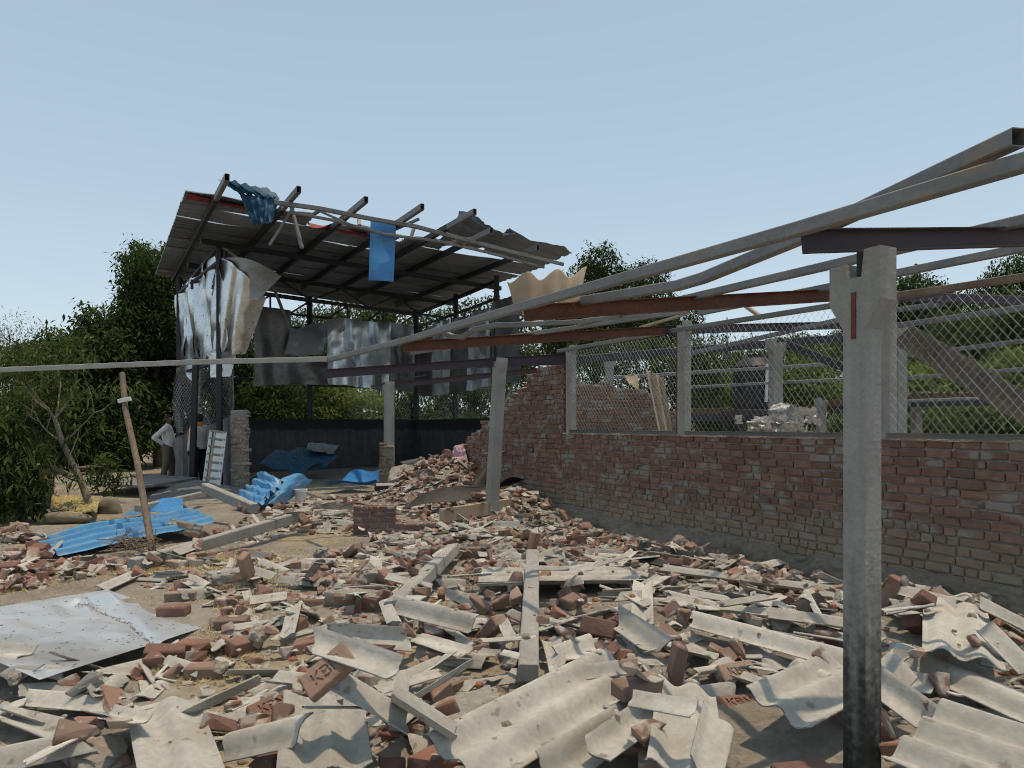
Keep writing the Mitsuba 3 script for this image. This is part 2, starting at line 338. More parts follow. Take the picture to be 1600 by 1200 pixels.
# ================================================================ SETTING: ground
def graded(lo, a, b, hi, step):
    mid = np.arange(a, b, step)
    def out(s, e):
        k = [0.0]; d = step
        while k[-1] < abs(e - s): d *= 1.35; k.append(k[-1] + d)
        return s + np.sign(e - s) * np.array(k[1:])
    return np.concatenate([out(a, lo)[::-1], mid, out(b, hi)])
xs, ys = graded(-400, -11, 7.5, 400, 0.07), graded(-60, 1.5, 20, 600, 0.07)
gX, gY = np.meshgrid(xs, ys, indexing='ij')
gZ = terrain(gX, gY)
nu, nv = gX.shape
ii, jj = np.meshgrid(np.arange(nu - 1), np.arange(nv - 1), indexing='ij'); a0 = (ii * nv + jj).ravel()
quad = np.stack([a0, a0 + nv, a0 + nv + 1, a0 + 1], 1)
gm = trimesh.Trimesh(np.stack([gX, gY, gZ], -1).reshape(-1, 3), np.vstack([quad[:, [0, 1, 2]], quad[:, [0, 2, 3]]]), process=False)
put('ground', gm, 'm_soil', True); labels['ground'] = {'label': 'bare brown soil with dry grass under the rubble', 'kind': 'structure'}

# ================================================================ brick walls
WP = np.array([3.045, 6.5, 0])                      # a point on the long wall's face
TOP = 1.32
def wall_pt(t, w=0.0, z=0.0):                       # t: depth past WP, w: distance behind the face
    return WP + U * (t / U[1]) + V * w + [0, 0, z]
def wall_frame(org, ax, bk):
    return np.column_stack([ax, bk, [0, 0, 1]])
def build_wall(parent, org, ax, bk, length, z0, ncourse, topfn, course=0.0765, thick=0.11, limit=290, near=None, m='m_wallbrick', jit=0.004, r=rng, core=True, rng_len=(0.2, 0.225)):
    """courses of single bricks with recessed joints; topfn(s) is the wall's height at s along it"""
    R = wall_frame(org, ax, bk); bricks, corecols = [], []
    for c in range(ncourse):
        s = -r.uniform(0, 0.2); z = z0 + c * course
        header = r.random() < 0.28
        while s < length:
            L = (0.105 if (header and r.random() < 0.8) or r.random() < 0.12 else r.uniform(*rng_len))
            a, b = max(s, 0), min(s + L, length)
            if b - a > 0.05 and topfn((a + b) / 2) > z + course * 0.6:
                bm = chamfer_box(b - a - r.uniform(0.008, 0.018), thick, course - r.uniform(0.010, 0.017), 0.006, 0.0028, r)
                off = [(a + b) / 2, thick / 2 + r.normal(0, jit), z + course / 2]
                bm = xf(bm, rotz(r.normal(0, 0.02)), off)
                bricks.append(xf(bm, R, org))
            s += L + 0.0
    cen = np.array([b.vertices.mean(0) for b in bricks])
    order = np.argsort(np.linalg.norm(cen - [0, 0, EYE], axis=1))
    rest = []
    for n, k in enumerate(order):
        sd = (r.random(), r.random())
        if n < limit: part(parent, 'brick', bricks[k], m, False, sd)
        else: rest.append((bricks[k], sd))
    if rest:
        mm = cat_([b for b, _ in rest]); uv = np.vstack([uvseed(b, *s) for b, s in rest])
        k = numbered(parent + '__far_bricks'); scene[k] = mikit.ply(mm, m, smooth=False, uv=uv); labels[k] = {'kind': 'stuff'}
    if core:
        ss = np.linspace(0, length, max(3, int(length / 0.11)))
        vs, top = [], []
        g = []
        for s in ss:
            g.append([org + R @ [s, thick * 0.13 + 0.008, 0.0], org + R @ [s, thick * 0.13 + 0.008, max(topfn(s) - 0.02, 0.05)]])
        g = np.array(g)
        n = 14
        gg = np.array([[a + (b - a) * k / n for k in range(n + 1)] for a, b in g])
        gg += R[:, 1] * ((meshkit.fbm(gg * 14, 3, 4) - 0.5) * 0.012)[..., None]
        back = gg[:, [0, -1]] + R[:, 1] * thick * 0.8
        part(parent, 'mortar', cat_([solid_grid(gg, 0.004), solid_grid(np.stack([gg[:, -1], back[:, 1]], 1), 0.006), solid_grid(back, 0.006)]), 'm_cement', True)

def on_wall(px, w=0.06):
    k = (px - CX) / F; t = (WP[0] - k * WP[1]) / (k + 0.466 / 0.8847)
    return t
r1 = np.random.default_rng(11)
T_END, T_NEAR = 5.09, -2.3
wlen = (T_END - T_NEAR) / U[1]
bw = thing('brick_wall', 'long low brown brick wall carrying the wire fence on the right', 'wall')
build_wall(bw, wall_pt(T_NEAR), U, V, wlen, 0.186, 15, lambda s: TOP + 0.004, r=r1, thick=0.12)
# plinth of rough cement at its foot
ss = np.linspace(-0.1, wlen + 3.2, 300); zz = np.linspace(0, 1, 16)
pl = np.zeros((len(ss), len(zz), 3))
for i, s in enumerate(ss):
    for j, q in enumerate(zz):
        b = -0.16 * (1 - q) ** 0.8 - 0.02
        pl[i, j] = wall_pt(T_NEAR) + U * s + V * b + [0, 0, -0.02 + 0.25 * q]
pn = (meshkit.fbm(pl * 5.0, 4, 8) - 0.5); pl += -V * (pn * 0.2 + (meshkit.fbm(pl * 16.0, 3, 18) - 0.5) * 0.05)[..., None]; pl[..., 2] += (meshkit.fbm(pl * 3.0, 4, 9) - 0.5) * 0.30 * zz[None, :]
pl[:, -1] += V * 0.16
part(bw, 'plinth', solid_grid(pl, 0.01), 'm_plinth', True)
# crumbs and weeds of mortar on top
part(bw, 'coping', sweep(Polygon([(-0.06, 0), (0.062, 0), (0.055, 0.018), (-0.05, 0.02)]), [wall_pt(T_NEAR + (T_END - T_NEAR) * k / 40, 0.06, TOP + 0.002 + 0.004 * math.sin(k * 2.1)) for k in range(41)]), 'm_cement')
# the high broken end
bb = thing('broken_brick_wall', 'tall broken end of the brick wall stepping down to the left behind the leaning column', 'wall')
blen = 4.6
HIGH = 2.36
def btop(s):
    if s < 0.80: return HIGH
    k = (s - 0.8) / (blen - 0.8)
    st = math.floor(k * 11) / 11 + 0.02 * math.sin(s * 40)
    return HIGH - 0.1 - st * 1.65 if s > 0.88 else HIGH - 0.08
build_wall(bb, wall_pt(on_wall(879), -0.012), U, V, blen, 0.17, 29, btop, r=r1, thick=0.14, limit=295, jit=0.006)
# wall inside the second shed
ib = thing('inner_brick_wall', 'brown brick wall inside the far shed seen through the wire mesh', 'wall')
IB0 = P(880, 665, 14.2); IB0[2] = 0
build_wall(ib, IB0, unit([1, 0.10, 0]), unit([-0.10, 1, 0]), 2.5, 1.05, 18, lambda s: 2.42 - 0.16 * s + 0.05 * math.sin(s * 9) - (0.35 if s > 1.95 else 0), r=r1, thick=0.12, limit=290)

# ================================================================ wire fence on the long wall
fence = thing('wire_fence', 'galvanised chain link fence between concrete posts on top of the long brick wall', 'fence')
def fork_post(w, d, z0, z1, head=0.22, hh=0.2, ax=U, bk=V, at=(0, 0, 0), notch=0.1):
    """precast post with a forked head"""
    s = w / 2; H_ = head / 2
    prof = Polygon([(-s, z0), (s, z0), (s, z1 - hh - 0.08), (H_, z1 - hh + 0.03), (H_, z1 - 0.05), (notch / 2, z1 - 0.045), (notch / 2 - 0.012, z1 - 0.11), (-notch / 2 + 0.012, z1 - 0.11), (-notch / 2, z1), (-H_, z1), (-H_, z1 - hh + 0.03), (-s, z1 - hh - 0.08)])
    m = trimesh.creation.extrude_polygon(prof, d, engine='earcut')
    m = m.subdivide_to_size(0.12)if hasattr(m, 'subdivide_to_size') else m
    v = m.vertices; v = np.column_stack([v[:, 0], v[:, 2] - d / 2, v[:, 1]])
    v = v + (meshkit.fbm(v * 22, 2, 3) - 0.5)[:, None] * 0.006
    return xf(trimesh.Trimesh(v, m.faces, process=False), np.column_stack([ax, bk, [0, 0, 1]]), at)
for px, zt in ((887, 2.66), (1063, 2.70), (1378, 2.62), (1760, 2.6)):
    p = wall_pt(on_wall(px), 0.06)
    part(fence, 'post', fork_post(0.13, 0.10, TOP - 0.2, zt, 0.16, 0.1, at=p, notch=0.05), 'm_concrete', 25, (0.5, 0.0))
    part(fence, 'post_strip', sweep(rect(0.022, 0.012), [p + U * 0.075 - V * 0.045 + [0, 0, TOP + 0.03], p + U * 0.075 - V * 0.045 + [0, 0, zt - 0.14]], up=-V), 'm_rust', False, (0.1, 0.5))
def mesh_panel(a, b, z0, z1, sag=0.0, pitch=0.072, rad=0.0016, seed=0, bulge=0.02):
    a, b = np.asarray(a, float), np.asarray(b, float); L = np.linalg.norm((b - a)[:2]); h = z1 - z0
    n = unit(np.cross(b - a, [0, 0, 1])); out = []
    k = 1.25; r = np.random.default_rng(seed)
    for sg in (1, -1):
        c = -h / k - pitch
        while c < L + h / k + pitch:
            # s = c + sg * z / k
            pts = []
            for z in np.linspace(0, h, 9):
                s = c + sg * z / k
                pts.append((s, z))
            pts = np.array(pts); ok = (pts[:, 0] >= 0) & (pts[:, 0] <= L)
            if ok.sum() >= 2:
                q = pts[ok]
                w = a + np.outer(q[:, 0] / L, b - a); w[:, 2] = z0 + q[:, 1] + (b[2] - a[2]) * q[:, 0] / L
                bl = bulge * np.sin(np.pi * q[:, 1] / h) * np.sin(q[:, 0] * 2.1 + seed) + 0.003 * sg + 0.008 * np.sin(q[:, 0] * 9 + q[:, 1] * 5)
                w += n * bl[:, None]
                out.append(tube(w, rad * (1 + 0.2 * r.normal()), 3))
            c += pitch
    return cat_(out)
pa = [wall_pt(on_wall(px), 0.03) for px in (887, 1063, 1378, 1760)]
for k in range(3):
    part(fence, 'wire_mesh', mesh_panel(pa[k], pa[k + 1], TOP + 0.03, 2.56 if k < 2 else 2.5, seed=k), 'm_galv', False, (0.5, 0.5), kind='stuff')
    part(fence, 'bottom_rail', sweep(channel(0.045, 0.03, 0.004), [wall_pt(on_wall((890, 1070, 1385)[k]), 0.0, TOP + 0.044), wall_pt(on_wall((1056, 1370, 1750)[k]), 0.0, TOP + 0.044)]), 'm_beam')
part(fence, 'top_rail', sweep(rect(0.06, 0.05, 0.005), [wall_pt(on_wall(870), 0.03, 2.60), wall_pt(on_wall(1063), 0.03, 2.60), wall_pt(on_wall(1340), 0.03, 2.57)]), 'm_beam')
part(fence, 'top_rail', sweep(rect(0.06, 0.055), [wall_pt(on_wall(1342), 0.03, 2.575), wall_pt(on_wall(1480), 0.03, 2.55), wall_pt(on_wall(1760), 0.03, 2.53)]), 'm_wood', label='brown timber top rail right of the near column')

# ================================================================ front frame: columns, rafters, purlins
def column(name, label, px, d, ztop, w, z0=-0.3, lean=(0, 0), head=0.26, hh=0.24, wet=0.0, strip=True, notch=0.09):
    k = thing(name, label, 'column')
    at = P(px, HY, d); at[2] = 0
    R = roty(lean[0]) @ rotx(lean[1])
    m = fork_post(w, w, z0, ztop, head, hh, notch=notch)
    part(k, 'shaft', xf(m, R, at), 'm_concrete', 25, (0.5, wet))
    if strip:
        st = sweep(rect(0.02, 0.008), [U * 0.0 - V * (w / 2 + 0.003) + [0, 0, ztop - 0.36], -V * (w / 2 + 0.003) + [0, 0, ztop - 0.17]], up=-V)
        part(k, 'steel_strip', xf(st, R, at), 'm_rust', False, (0.1, 0.5), label='rusty steel strip set in the column face below its fork')
    return k, at
K1, at1 = column('concrete_column', 'tall grey forked concrete column in the right foreground, black with damp at its foot', 1347, 2.95, EYE + 0.718, 0.102, head=0.235, wet=1.0)
part(K1, 'packing_block', xf(chamfer_box(0.04, 0.06, 0.10, 0.004, 0.002), np.column_stack([U, V, [0, 0, 1]]), at1 + [0, 0, EYE + 0.665] - U * 0.012), 'm_black')
column('concrete_column', 'slim pale concrete column leaning right in front of the broken brick wall', 767, 10.3, EYE + 0.98, 0.15, lean=(0.055, 0.0), head=0.2, hh=0.14, strip=False, notch=0.05)
column('concrete_column', 'short concrete column standing on a broken masonry pier at the edge of the rubble heap', 608, 15.4, EYE + 0.95, 0.18, head=0.2, hh=0.1, strip=False, notch=0.04)

def rafter(label, a, b, h=0.105, tone=0.0, w=0.05):
    return single('steel_rafter', label, 'beam', sweep(channel(h, w), [a, b]), 'm_rust', False, (tone, 0.5))
ra = P(1252, 379, 3.02)
rafter('dark brown steel channel resting on top of the near forked column', ra, ra + V * 3.2 + [0, 0, 3.2 * 0.135], 0.098, 0.75)
a = P(818, 490, 5.0)
rafter('rust red steel channel ending beside the bent tan roofing sheet, second from the viewer', a, a + V * 3.30 + [0, 0, 3.3 * 0.125], 0.112, 0.1)
a = P(629, 542, 7.1)
rafter('rust red steel channel below the bent white tube, third from the viewer', a, a + V * 3.3 + [0, 0, 3.3 * 0.112], 0.105, 0.12)
a3 = a + V * 3.3 + [0, 0, 3.3 * 0.112]
rafter('blackish steel channel continuing the third rafter over the wire fence', a3, a3 + V * 4.2 + [0, 0, 4.2 * 0.085], 0.105, 0.95)
a = P(510, 584, 9.2)
rafter('purple grey steel channel from the bend of the long tube to the brick wall', a, a + V * 3.75 + [0, 0, 3.75 * 0.104], 0.115, 0.85)
a = P(604, 603, 15.4)
rafter('short purple brown steel channel resting on the short concrete column', a, P(850, 578, 16.4), 0.12, 0.65)
rafter('thin dark steel channel leaving the top of the brick pier', P(745, 571, 11.6), P(885, 566, 11.4), 0.08, 0.95)

MP0 = P(1600, 254, 2.25)
hz = 0.83
def along(p, L): return p + U * L
mp = [along(MP0, -0.5), MP0, P(1250, 357, 2.98), P(820, 478, 4.95), P(640, 530, 6.95), P(512, 563, 9.15)]
single('roof_tube', 'long grey square steel tube sloping from the upper right down to the picture middle', 'tube', sweep(rect(0.05, 0.058, 0.004), mp), 'm_beam')
single('roof_tube', 'long pale beige steel tube lying level across the left half of the picture', 'tube', sweep(rect(0.05, 0.065, 0.004), [P(512, 561, 9.1), P(300, 566, 9.15), P(0, 578, 9.4), P(-300, 588, 9.6)]), 'm_white_dusty')
single('roof_tube', 'kinked square steel tube with an open end high in the upper right corner', 'tube', sweep(rect(0.058, 0.06, 0.004), [P(1592, 214, 2.25), P(1330, 335, 3.06), P(1240, 376, 3.45), P(1100, 434, 4.1), P(1060, 446, 4.35), P(960, 462, 4.9), P(908, 470, 5.2)]), 'm_beam')
pbq = P(1600, 344, 3.6); single('roof_tube', 'grey steel tube passing behind the near forked column, upper of the pair there', 'tube', sweep(rect(0.05, 0.055, 0.004), [along(pbq, -0.6), along(pbq, 4.1)]), 'm_beam')
pcq = P(1600, 387, 4.9); single('roof_tube', 'grey steel tube passing behind the near forked column, lower of the pair there', 'tube', sweep(rect(0.05, 0.06, 0.004), [along(pcq, -0.9), along(pcq, 3.2)]), 'm_beam')
single('bent_tube', 'white bent steel tube curving under the long tube left of the tan sheet', 'tube', sweep(rect(0.045, 0.04, 0.004), [P(690, 518, 6.6), P(708, 526, 6.3), P(722, 527, 6.2), P(745, 514, 6.1), P(775, 508, 6.0), P(818, 507, 5.8), P(900, 503, 6.2), P(1010, 490, 6.9)]), 'm_beam', False)
single('roof_tube', 'thin grey tube passing under the third rafter towards the fence', 'tube', sweep(rect(0.04, 0.045, 0.004), [P(640, 552, 7.4), P(800, 526, 7.9), P(1075, 486, 7.0)]), 'm_beam')
for a, b, w, l in ((P(1000, 512, 9.5), P(1075, 490, 9.0), 0.05, 'pale splinter of a roof tube above the leftmost fence bay'), (P(1165, 478, 7.8), P(1192, 497, 7.6), 0.06, 'brown broken timber end hanging above the middle fence bay')):
    single('broken_bar', l, 'bar', bar(a, b, w, w * 0.6), 'm_tan')
# pole under the left tube
pole = thing('wooden_pole', 'slanting brown wooden pole propping the level tube on the left', 'pole')
pp = [P(191, 583, 9.2), P(196, 640, 9.0), P(214, 720, 8.7), P(239, 866, 8.05)]
part(pole, 'shaft', tube(np.array(pp), [0.034, 0.036, 0.038, 0.042], 8), 'm_wood', True)
part(pole, 'cleat', bar(P(185, 627, 9.0), P(204, 623, 9.0), 0.04, 0.05), 'm_white')

# ================================================================ corrugated fibre cement sheets
PITCH, AMP = 0.17, 0.021
def corr(s, ph): return AMP * np.cos(2 * np.pi * (s / PITCH) + ph)
def fragment(w, L, ph=0.0, r=rng, rag=1.0, bend=0.0, th=0.0065, ns=None, nl=None):
    """piece of corrugated sheet, w across the waves, L along them (x); ragged outline"""
    ns = ns or max(5, int(w / 0.017)); nl = nl or max(4, min(20, int(L / 0.06)))
    a, b = np.linspace(0, 1, ns + 1), np.linspace(0, 1, nl + 1)
    A, B = np.meshgrid(a, b, indexing='ij')
    def edge(x, k, amp):
        q = np.column_stack([x * k, np.full(len(x), r.uniform(0, 99)), np.zeros(len(x))])
        return (meshkit.fbm(q, 3, int(r.integers(1000))) - 0.5) * amp
    sk0, sk1 = r.normal(0, 0.55, 2) * min(w, 0.3) * rag
    t0 = edge(a, 5, 0.10 * rag * min(1, L)) + sk0 * (a - 0.5); t1 = L + edge(a, 5, 0.10 * rag * min(1, L)) + sk1 * (a - 0.5)
    je = 0.012 * rag
    s0 = edge(b, 6 * max(L, 0.4), je) + b * r.normal(0, 0.10) * w * rag; s1 = w + edge(b, 6 * max(L, 0.4), je) + b * r.normal(0, 0.10) * w * rag
    t = t0[:, None] * (1 - B) + t1[:, None] * B
    s = s0[None] * (1 - A) + s1[None] * A
    z = corr(s, ph) + bend * (s - w / 2) ** 2
    g = np.stack([t - L / 2, s - w / 2, z + 0.003 * (meshkit.noise(np.stack([t * 9, s * 9, z], -1)) - 0.5)], -1)
    return solid_grid(g, th)

pieces = []     # (key, kind, centre, facts) of every loose piece, for the labels
def loose(name, mesh, m, kind, facts, smooth=False, seed=None, label=None, category=None, group=None):
    k = numbered(name); put(k, mesh, m, smooth, seed)
    labels[k] = {'label': label, 'category': category or kind, 'kind': 'thing'}
    if group: labels[k]['group'] = group
    pieces.append((k, kind, np.asarray(mesh.vertices).mean(0), facts, label))
    return k
def hero_place(make, p0, p1, q=85, lift=0.0, tilt=(0, 0), follow=0.8, sink=0.0):
    """lay a piece so that its axis runs between two points of the ground seen at those pixels"""
    za = zb = None
    for it in range(3):
        a = G(*p0, 0.1 if za is None else za); b = G(*p1, 0.1 if zb is None else zb)
        if za is None:
            za = float(hat(a[0], a[1])[0]) + 0.07; zb = float(hat(b[0], b[1])[0]) + 0.07
            a, b = G(*p0, za), G(*p1, zb)
        L = np.linalg.norm((b - a)[:2]); yaw = math.atan2(b[1] - a[1], b[0] - a[0]); c = (a + b) / 2
        m = make(L)
        out = drop(m, c[0], c[1], yaw, tilt, q, sink - lift, follow, False)
        v = out.vertices; d = unit(b - a)[:2]; s = (v[:, :2] - c[:2]) @ d
        za = float(np.mean(v[s < np.percentile(s, 20), 2])); zb = float(np.mean(v[s > np.percentile(s, 80), 2]))
    commit(out)
    return out

# ================================================================ steel shed behind
ZR = EYE + 4.4
def R2(px, py, z=ZR):
    d = (z - EYE) * F / (HY - py); return np.array([(px - CX) / F * d, d, z])
def patch(c00, c10, c11, c01, nu, nv, disp=None, th=0.003):
    a, b = np.linspace(0, 1, nu), np.linspace(0, 1, nv)
    A, B = np.meshgrid(a, b, indexing='ij')
    c00, c10, c11, c01 = map(np.asarray, (c00, c10, c11, c01))
    g = ((1-A)*(1-B))[..., None]*c00 + (A*(1-B))[..., None]*c10 + (A*B)[..., None]*c11 + ((1-A)*B)[..., None]*c01
    n = unit(np.cross(c10 - c00, c01 - c00))
    if disp is not None:
        d = disp(A, B)
        g = g + (d if d.ndim == 3 else n * d[..., None])
    return solid_grid(g, th)
def crumple(seed, amp=0.08, f=3.0, fold=0.0, edge=0.0):
    def fn(A, B):
        q = np.stack([A * f, B * f, 0 * A + seed * 7.3], -1)
        r = np.abs(meshkit.fbm(q, 3, seed) - 0.5) * 2
        return amp * (0.6 - r) + fold * np.sin(A * 9 + seed + 2.2 * B) + amp * 0.5 * (meshkit.fbm(q * 3, 2, seed + 5) - 0.5)
    return fn
shed = thing('steel_shed', 'tall open steel shed with torn sheet roof standing behind the rubble', 'shed')
cA, cB, cC, cD = R2(290, 303), R2(243, 432), R2(652, 490), R2(882, 411)
def roof(a, b, dz=0.0):
    return (1-a)*(1-b)*cA + a*(1-b)*cD + a*b*cC + (1-a)*b*cB + np.array([0, 0, dz])
r2 = np.random.default_rng(5)
def roof_strip(a0, a1, b0, b1, lift=(0, 0, 0, 0), ribs=4, na=30, nb=26, dz=0.06, wob=0.03, seed=0, torn=0.0):
    la, lb = np.linspace(0, 1, na), np.linspace(0, 1, nb)
    g = np.zeros((na, nb, 3))
    for i, p in enumerate(la):
        tear = torn * (meshkit.fbm(np.array([p * 6, seed, 0.3]), 4, seed) - 0.3)
        for j, q in enumerate(lb):
            qq = q if q > 0.2 else q + tear * (0.2 - q) * 5
            g[i, j] = roof(a0 + (a1 - a0) * p, b0 + (b1 - b0) * qq)
            x = (q * ribs) % 1.0
            rib = 0.045 * np.clip((0.16 - abs(x - 0.5)) / 0.06, 0, 1)
            lf = lift[0]*(1-p)*(1-q) + lift[1]*p*(1-q) + lift[2]*p*q + lift[3]*(1-p)*q
            g[i, j, 2] += dz + rib + lf + wob * math.sin(p * 7 + seed * 2.1) * (1 - q) + wob * (meshkit.noise(np.array([p * 9, q * 2, seed])) - 0.5)
    return solid_grid(g, 0.003)
NS = 9
for k in range(1, NS):
    b0, b1 = k / NS + 0.001, (k + 1) / NS + (0.004 if k in (1, 5) else 0.016)
    cut = 0.40 + 0.08 * r2.random()
    for a0, a1 in ((0.0, cut), (cut - 0.004, 1.0)):
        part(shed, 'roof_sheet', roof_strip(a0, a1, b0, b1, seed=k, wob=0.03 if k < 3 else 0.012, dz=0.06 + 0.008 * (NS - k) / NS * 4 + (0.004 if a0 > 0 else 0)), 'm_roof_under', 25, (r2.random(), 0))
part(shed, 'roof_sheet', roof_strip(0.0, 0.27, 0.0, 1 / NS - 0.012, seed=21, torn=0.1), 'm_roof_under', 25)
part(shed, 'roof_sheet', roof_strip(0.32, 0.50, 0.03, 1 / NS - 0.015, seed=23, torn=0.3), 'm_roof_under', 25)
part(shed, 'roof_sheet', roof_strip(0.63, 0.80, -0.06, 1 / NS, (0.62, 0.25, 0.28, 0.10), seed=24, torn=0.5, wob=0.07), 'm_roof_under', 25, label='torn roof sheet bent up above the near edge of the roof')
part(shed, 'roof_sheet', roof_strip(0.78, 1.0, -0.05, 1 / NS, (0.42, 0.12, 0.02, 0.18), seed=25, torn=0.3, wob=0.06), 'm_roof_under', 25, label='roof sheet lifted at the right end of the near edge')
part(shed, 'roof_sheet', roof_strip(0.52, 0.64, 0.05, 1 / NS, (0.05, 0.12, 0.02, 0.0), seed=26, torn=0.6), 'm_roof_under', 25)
part(shed, 'red_strip', roof_strip(0.005, 0.24, 0.012, 0.042, seed=31, ribs=1, nb=6, dz=0.015), 'm_red', True, label='red underside band along the left of the roof edge')
part(shed, 'red_strip', roof_strip(0.27, 0.42, 0.055, 0.088, seed=32, ribs=1, nb=6, dz=0.02, wob=0.08), 'm_red', True)
AB = unit(cB - cA)
DC = unit(cC - cD)
for px, py in ((355, 277), (467, 296), (572, 312), (660, 323), (742, 331), (768, 360), (841, 387)):
    p = R2(px, py, ZR - 0.03); p2 = p + unit(0.5 * AB + 0.5 * DC) * (10.3 if px < 500 else 9.6)
    rk = part(shed, 'roof_rafter', sweep(rect(0.085, 0.13, 0.006), [p, p + unit(AB + DC) * 1.3]), 'm_beam', False)
    part(shed, 'roof_rafter', sweep(rect(0.09, 0.135), [p + unit(AB + DC) * 1.28, p2]), 'm_dark_steel', False)
q = [R2(x, y, ZR - 0.16) for x, y in ((428, 316), (500, 326), (575, 341), (650, 354), (720, 373), (800, 394), (880, 413))]
part(shed, 'edge_beam', sweep(rect(0.06, 0.085), q), 'm_beam')
for b_, z_ in ((0.30, -0.22), (0.62, -0.22), (0.92, -0.2)):
    part(shed, 'roof_purlin', bar(roof(0.06, b_, z_), roof(0.97, b_, z_), 0.09, 0.12), 'm_dark_steel')
    if b_ != 0.62: continue
    part(shed, 'roof_purlin', bar(roof(0.12, b_, z_ - 0.5), roof(0.92, b_, z_ - 0.5), 0.07, 0.07), 'm_dark_steel')
    for k_ in range(8): part(shed, 'roof_brace', bar(roof(0.12 + 0.1 * k_, b_, z_ - (0.5 if k_ % 2 else 0.04)), roof(0.22 + 0.1 * k_, b_, z_ - (0.04 if k_ % 2 else 0.5)), 0.045, 0.045), 'm_dark_steel')
q2 = [R2(x, y, ZR - 0.30) for x, y in ((455, 332), (520, 344), (600, 366), (690, 378), (760, 394), (850, 418))]
part(shed, 'edge_beam', sweep(rect(0.05, 0.055), q2), 'm_beam')
for (x0, y0, x1, y1, e) in ((462, 318, 421, 383, 14.0), (455, 322, 472, 388, 14.0), (560, 340, 562, 352, 15.2), (600, 366, 655, 342, 15.6), (688, 358, 726, 382, 16.4), (648, 352, 642, 372, 15.9), (500, 330, 545, 350, 15.0), (480, 340, 500, 329, 14.6), (740, 372, 700, 380, 16.8)):
    part(shed, 'edge_brace', bar(P(x0, y0, e), P(x1, y1, e - 0.2), 0.07, 0.05), 'm_beam')
# posts and rails
def post_at(px, d): p = P(px, HY, d); p[2] = 0; return p
pN, pF, p1_, pC, p3_, pE = post_at(343, 16.6), post_at(280, 20.6), post_at(484, 23.7), post_at(650, 26.4), post_at(712, 23.2), post_at(776, 20.4)
for p, w in ((pN, 0.12), (pF, 0.12), (p1_, 0.15), (pC, 0.19), (p3_, 0.15), (pE, 0.15)):
    part(shed, 'post', bar(p, p + [0, 0, ZR - 0.1], w, w, up=(0, 1, 0)), 'm_dark_steel')
part(shed, 'post', bar(post_at(300, 16.9), P(306, 560, 16.9), 0.13, 0.1, up=(0, 1, 0)), 'm_dark_steel')
zt = lambda p, z: np.array([p[0], p[1], z])
for a, b, zs in ((pF, p1_, (5.62, 5.1, 4.65, 2.9)), (p1_, pC, (5.62, 5.1, 4.55, 2.8)), (pC, p3_, (5.6, 5.1, 2.7)), (p3_, pE, (5.6, 5.1, 2.75)), (pN, pF, (5.3, 2.95))):
    for z in zs: part(shed, 'rail', bar(zt(a, z), zt(b, z), 0.08, 0.11 if z > 5.4 else 0.07), 'm_dark_steel')
for a, b in ((pF, p1_), (p1_, pC)):
    for k in range(1, 6):
        t = k / 6; p = a + (b - a) * t
        part(shed, 'hanger', bar(zt(p, 4.3 if k % 2 else 5.1), zt(p, 4.7 if k % 2 else 5.6), 0.05, 0.05, up=(0, 1, 0)), 'm_dark_steel')
        if k % 2: part(shed, 'brace', bar(zt(p, 5.12), zt(a + (b - a) * (t + 1 / 6), 5.6), 0.05, 0.05), 'm_dark_steel')
for k in range(1, 6):
    p = pC + (pE - pC) * (k / 6)
    part(shed, 'hanger', bar(zt(p, 4.2), zt(p, 5.1), 0.05, 0.05, up=(0, 1, 0)), 'm_dark_steel')
part(shed, 'gable_rail', bar(P(285, 452, 20.4), P(343, 383, 16.6), 0.07, 0.09), 'm_dark_steel')
part(shed, 'gable_rail', bar(P(343, 382, 16.6), P(386, 414, 16.4), 0.06, 0.07), 'm_beam')
for x, y, z in ((300, 437, 452), (318, 415, 440), (352, 392, 412)):
    part(shed, 'hanger', bar(P(x, y, 18.5 if x < 330 else 16.5), P(x, z, 18.5 if x < 330 else 16.5), 0.06, 0.06, up=(0, 1, 0)), 'm_dark_steel')
part(shed, 'brace', bar(P(425, 442, 18.0), P(455, 520, 18.0), 0.07, 0.07), 'm_beam')
part(shed, 'brace', bar(P(665, 586, 20.0), P(580, 604, 22.0), 0.05, 0.05), 'm_beam')
part(shed, 'brace', bar(P(806, 592, 19.6), P(775, 655, 19.0), 0.06, 0.06), 'm_beam')
# low plastered walls of the shed
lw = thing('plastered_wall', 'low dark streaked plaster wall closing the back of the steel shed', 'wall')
def wallslab(a, b, z0, z1, th, wob=0.03, n=40, seed=0, z1b=None):
    ax = unit((b - a) * [1, 1, 0]); nrm = np.array([-ax[1], ax[0], 0]); L = np.linalg.norm((b - a)[:2]); out = []
    for s in np.linspace(0, L, n):
        zt_ = z1 + ((z1b if z1b else z1) - z1) * s / L + wob * (meshkit.fbm(np.array([s * 3, seed, 0.1]), 3, seed) - 0.5) * 2
        out.append([a * [1, 1, 0] + ax * s + nrm * o + [0, 0, z] for o, z in ((-th/2, z0), (-th/2, zt_), (th/2, zt_), (th/2, z0))])
    g = np.array(out)
    m = solid_grid(np.concatenate([g, g[:, :1]], 1), 0.004)
    cap = [trimesh.Trimesh(g[e], [[0, 1, 2], [0, 2, 3]], process=False) for e in (0, -1)]
    return cat_([m, *cap])
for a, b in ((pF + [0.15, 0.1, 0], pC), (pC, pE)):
    part(lw, 'wall_face', wallslab(a, b, -0.1, 1.66, 0.2, seed=3), 'm_plaster', False, (0.5, 1.0))  # full v: interior shade is put into the plaster colour
sw = thing('plastered_wall', 'grey plastered side wall behind the two standing people with a ragged top', 'wall')
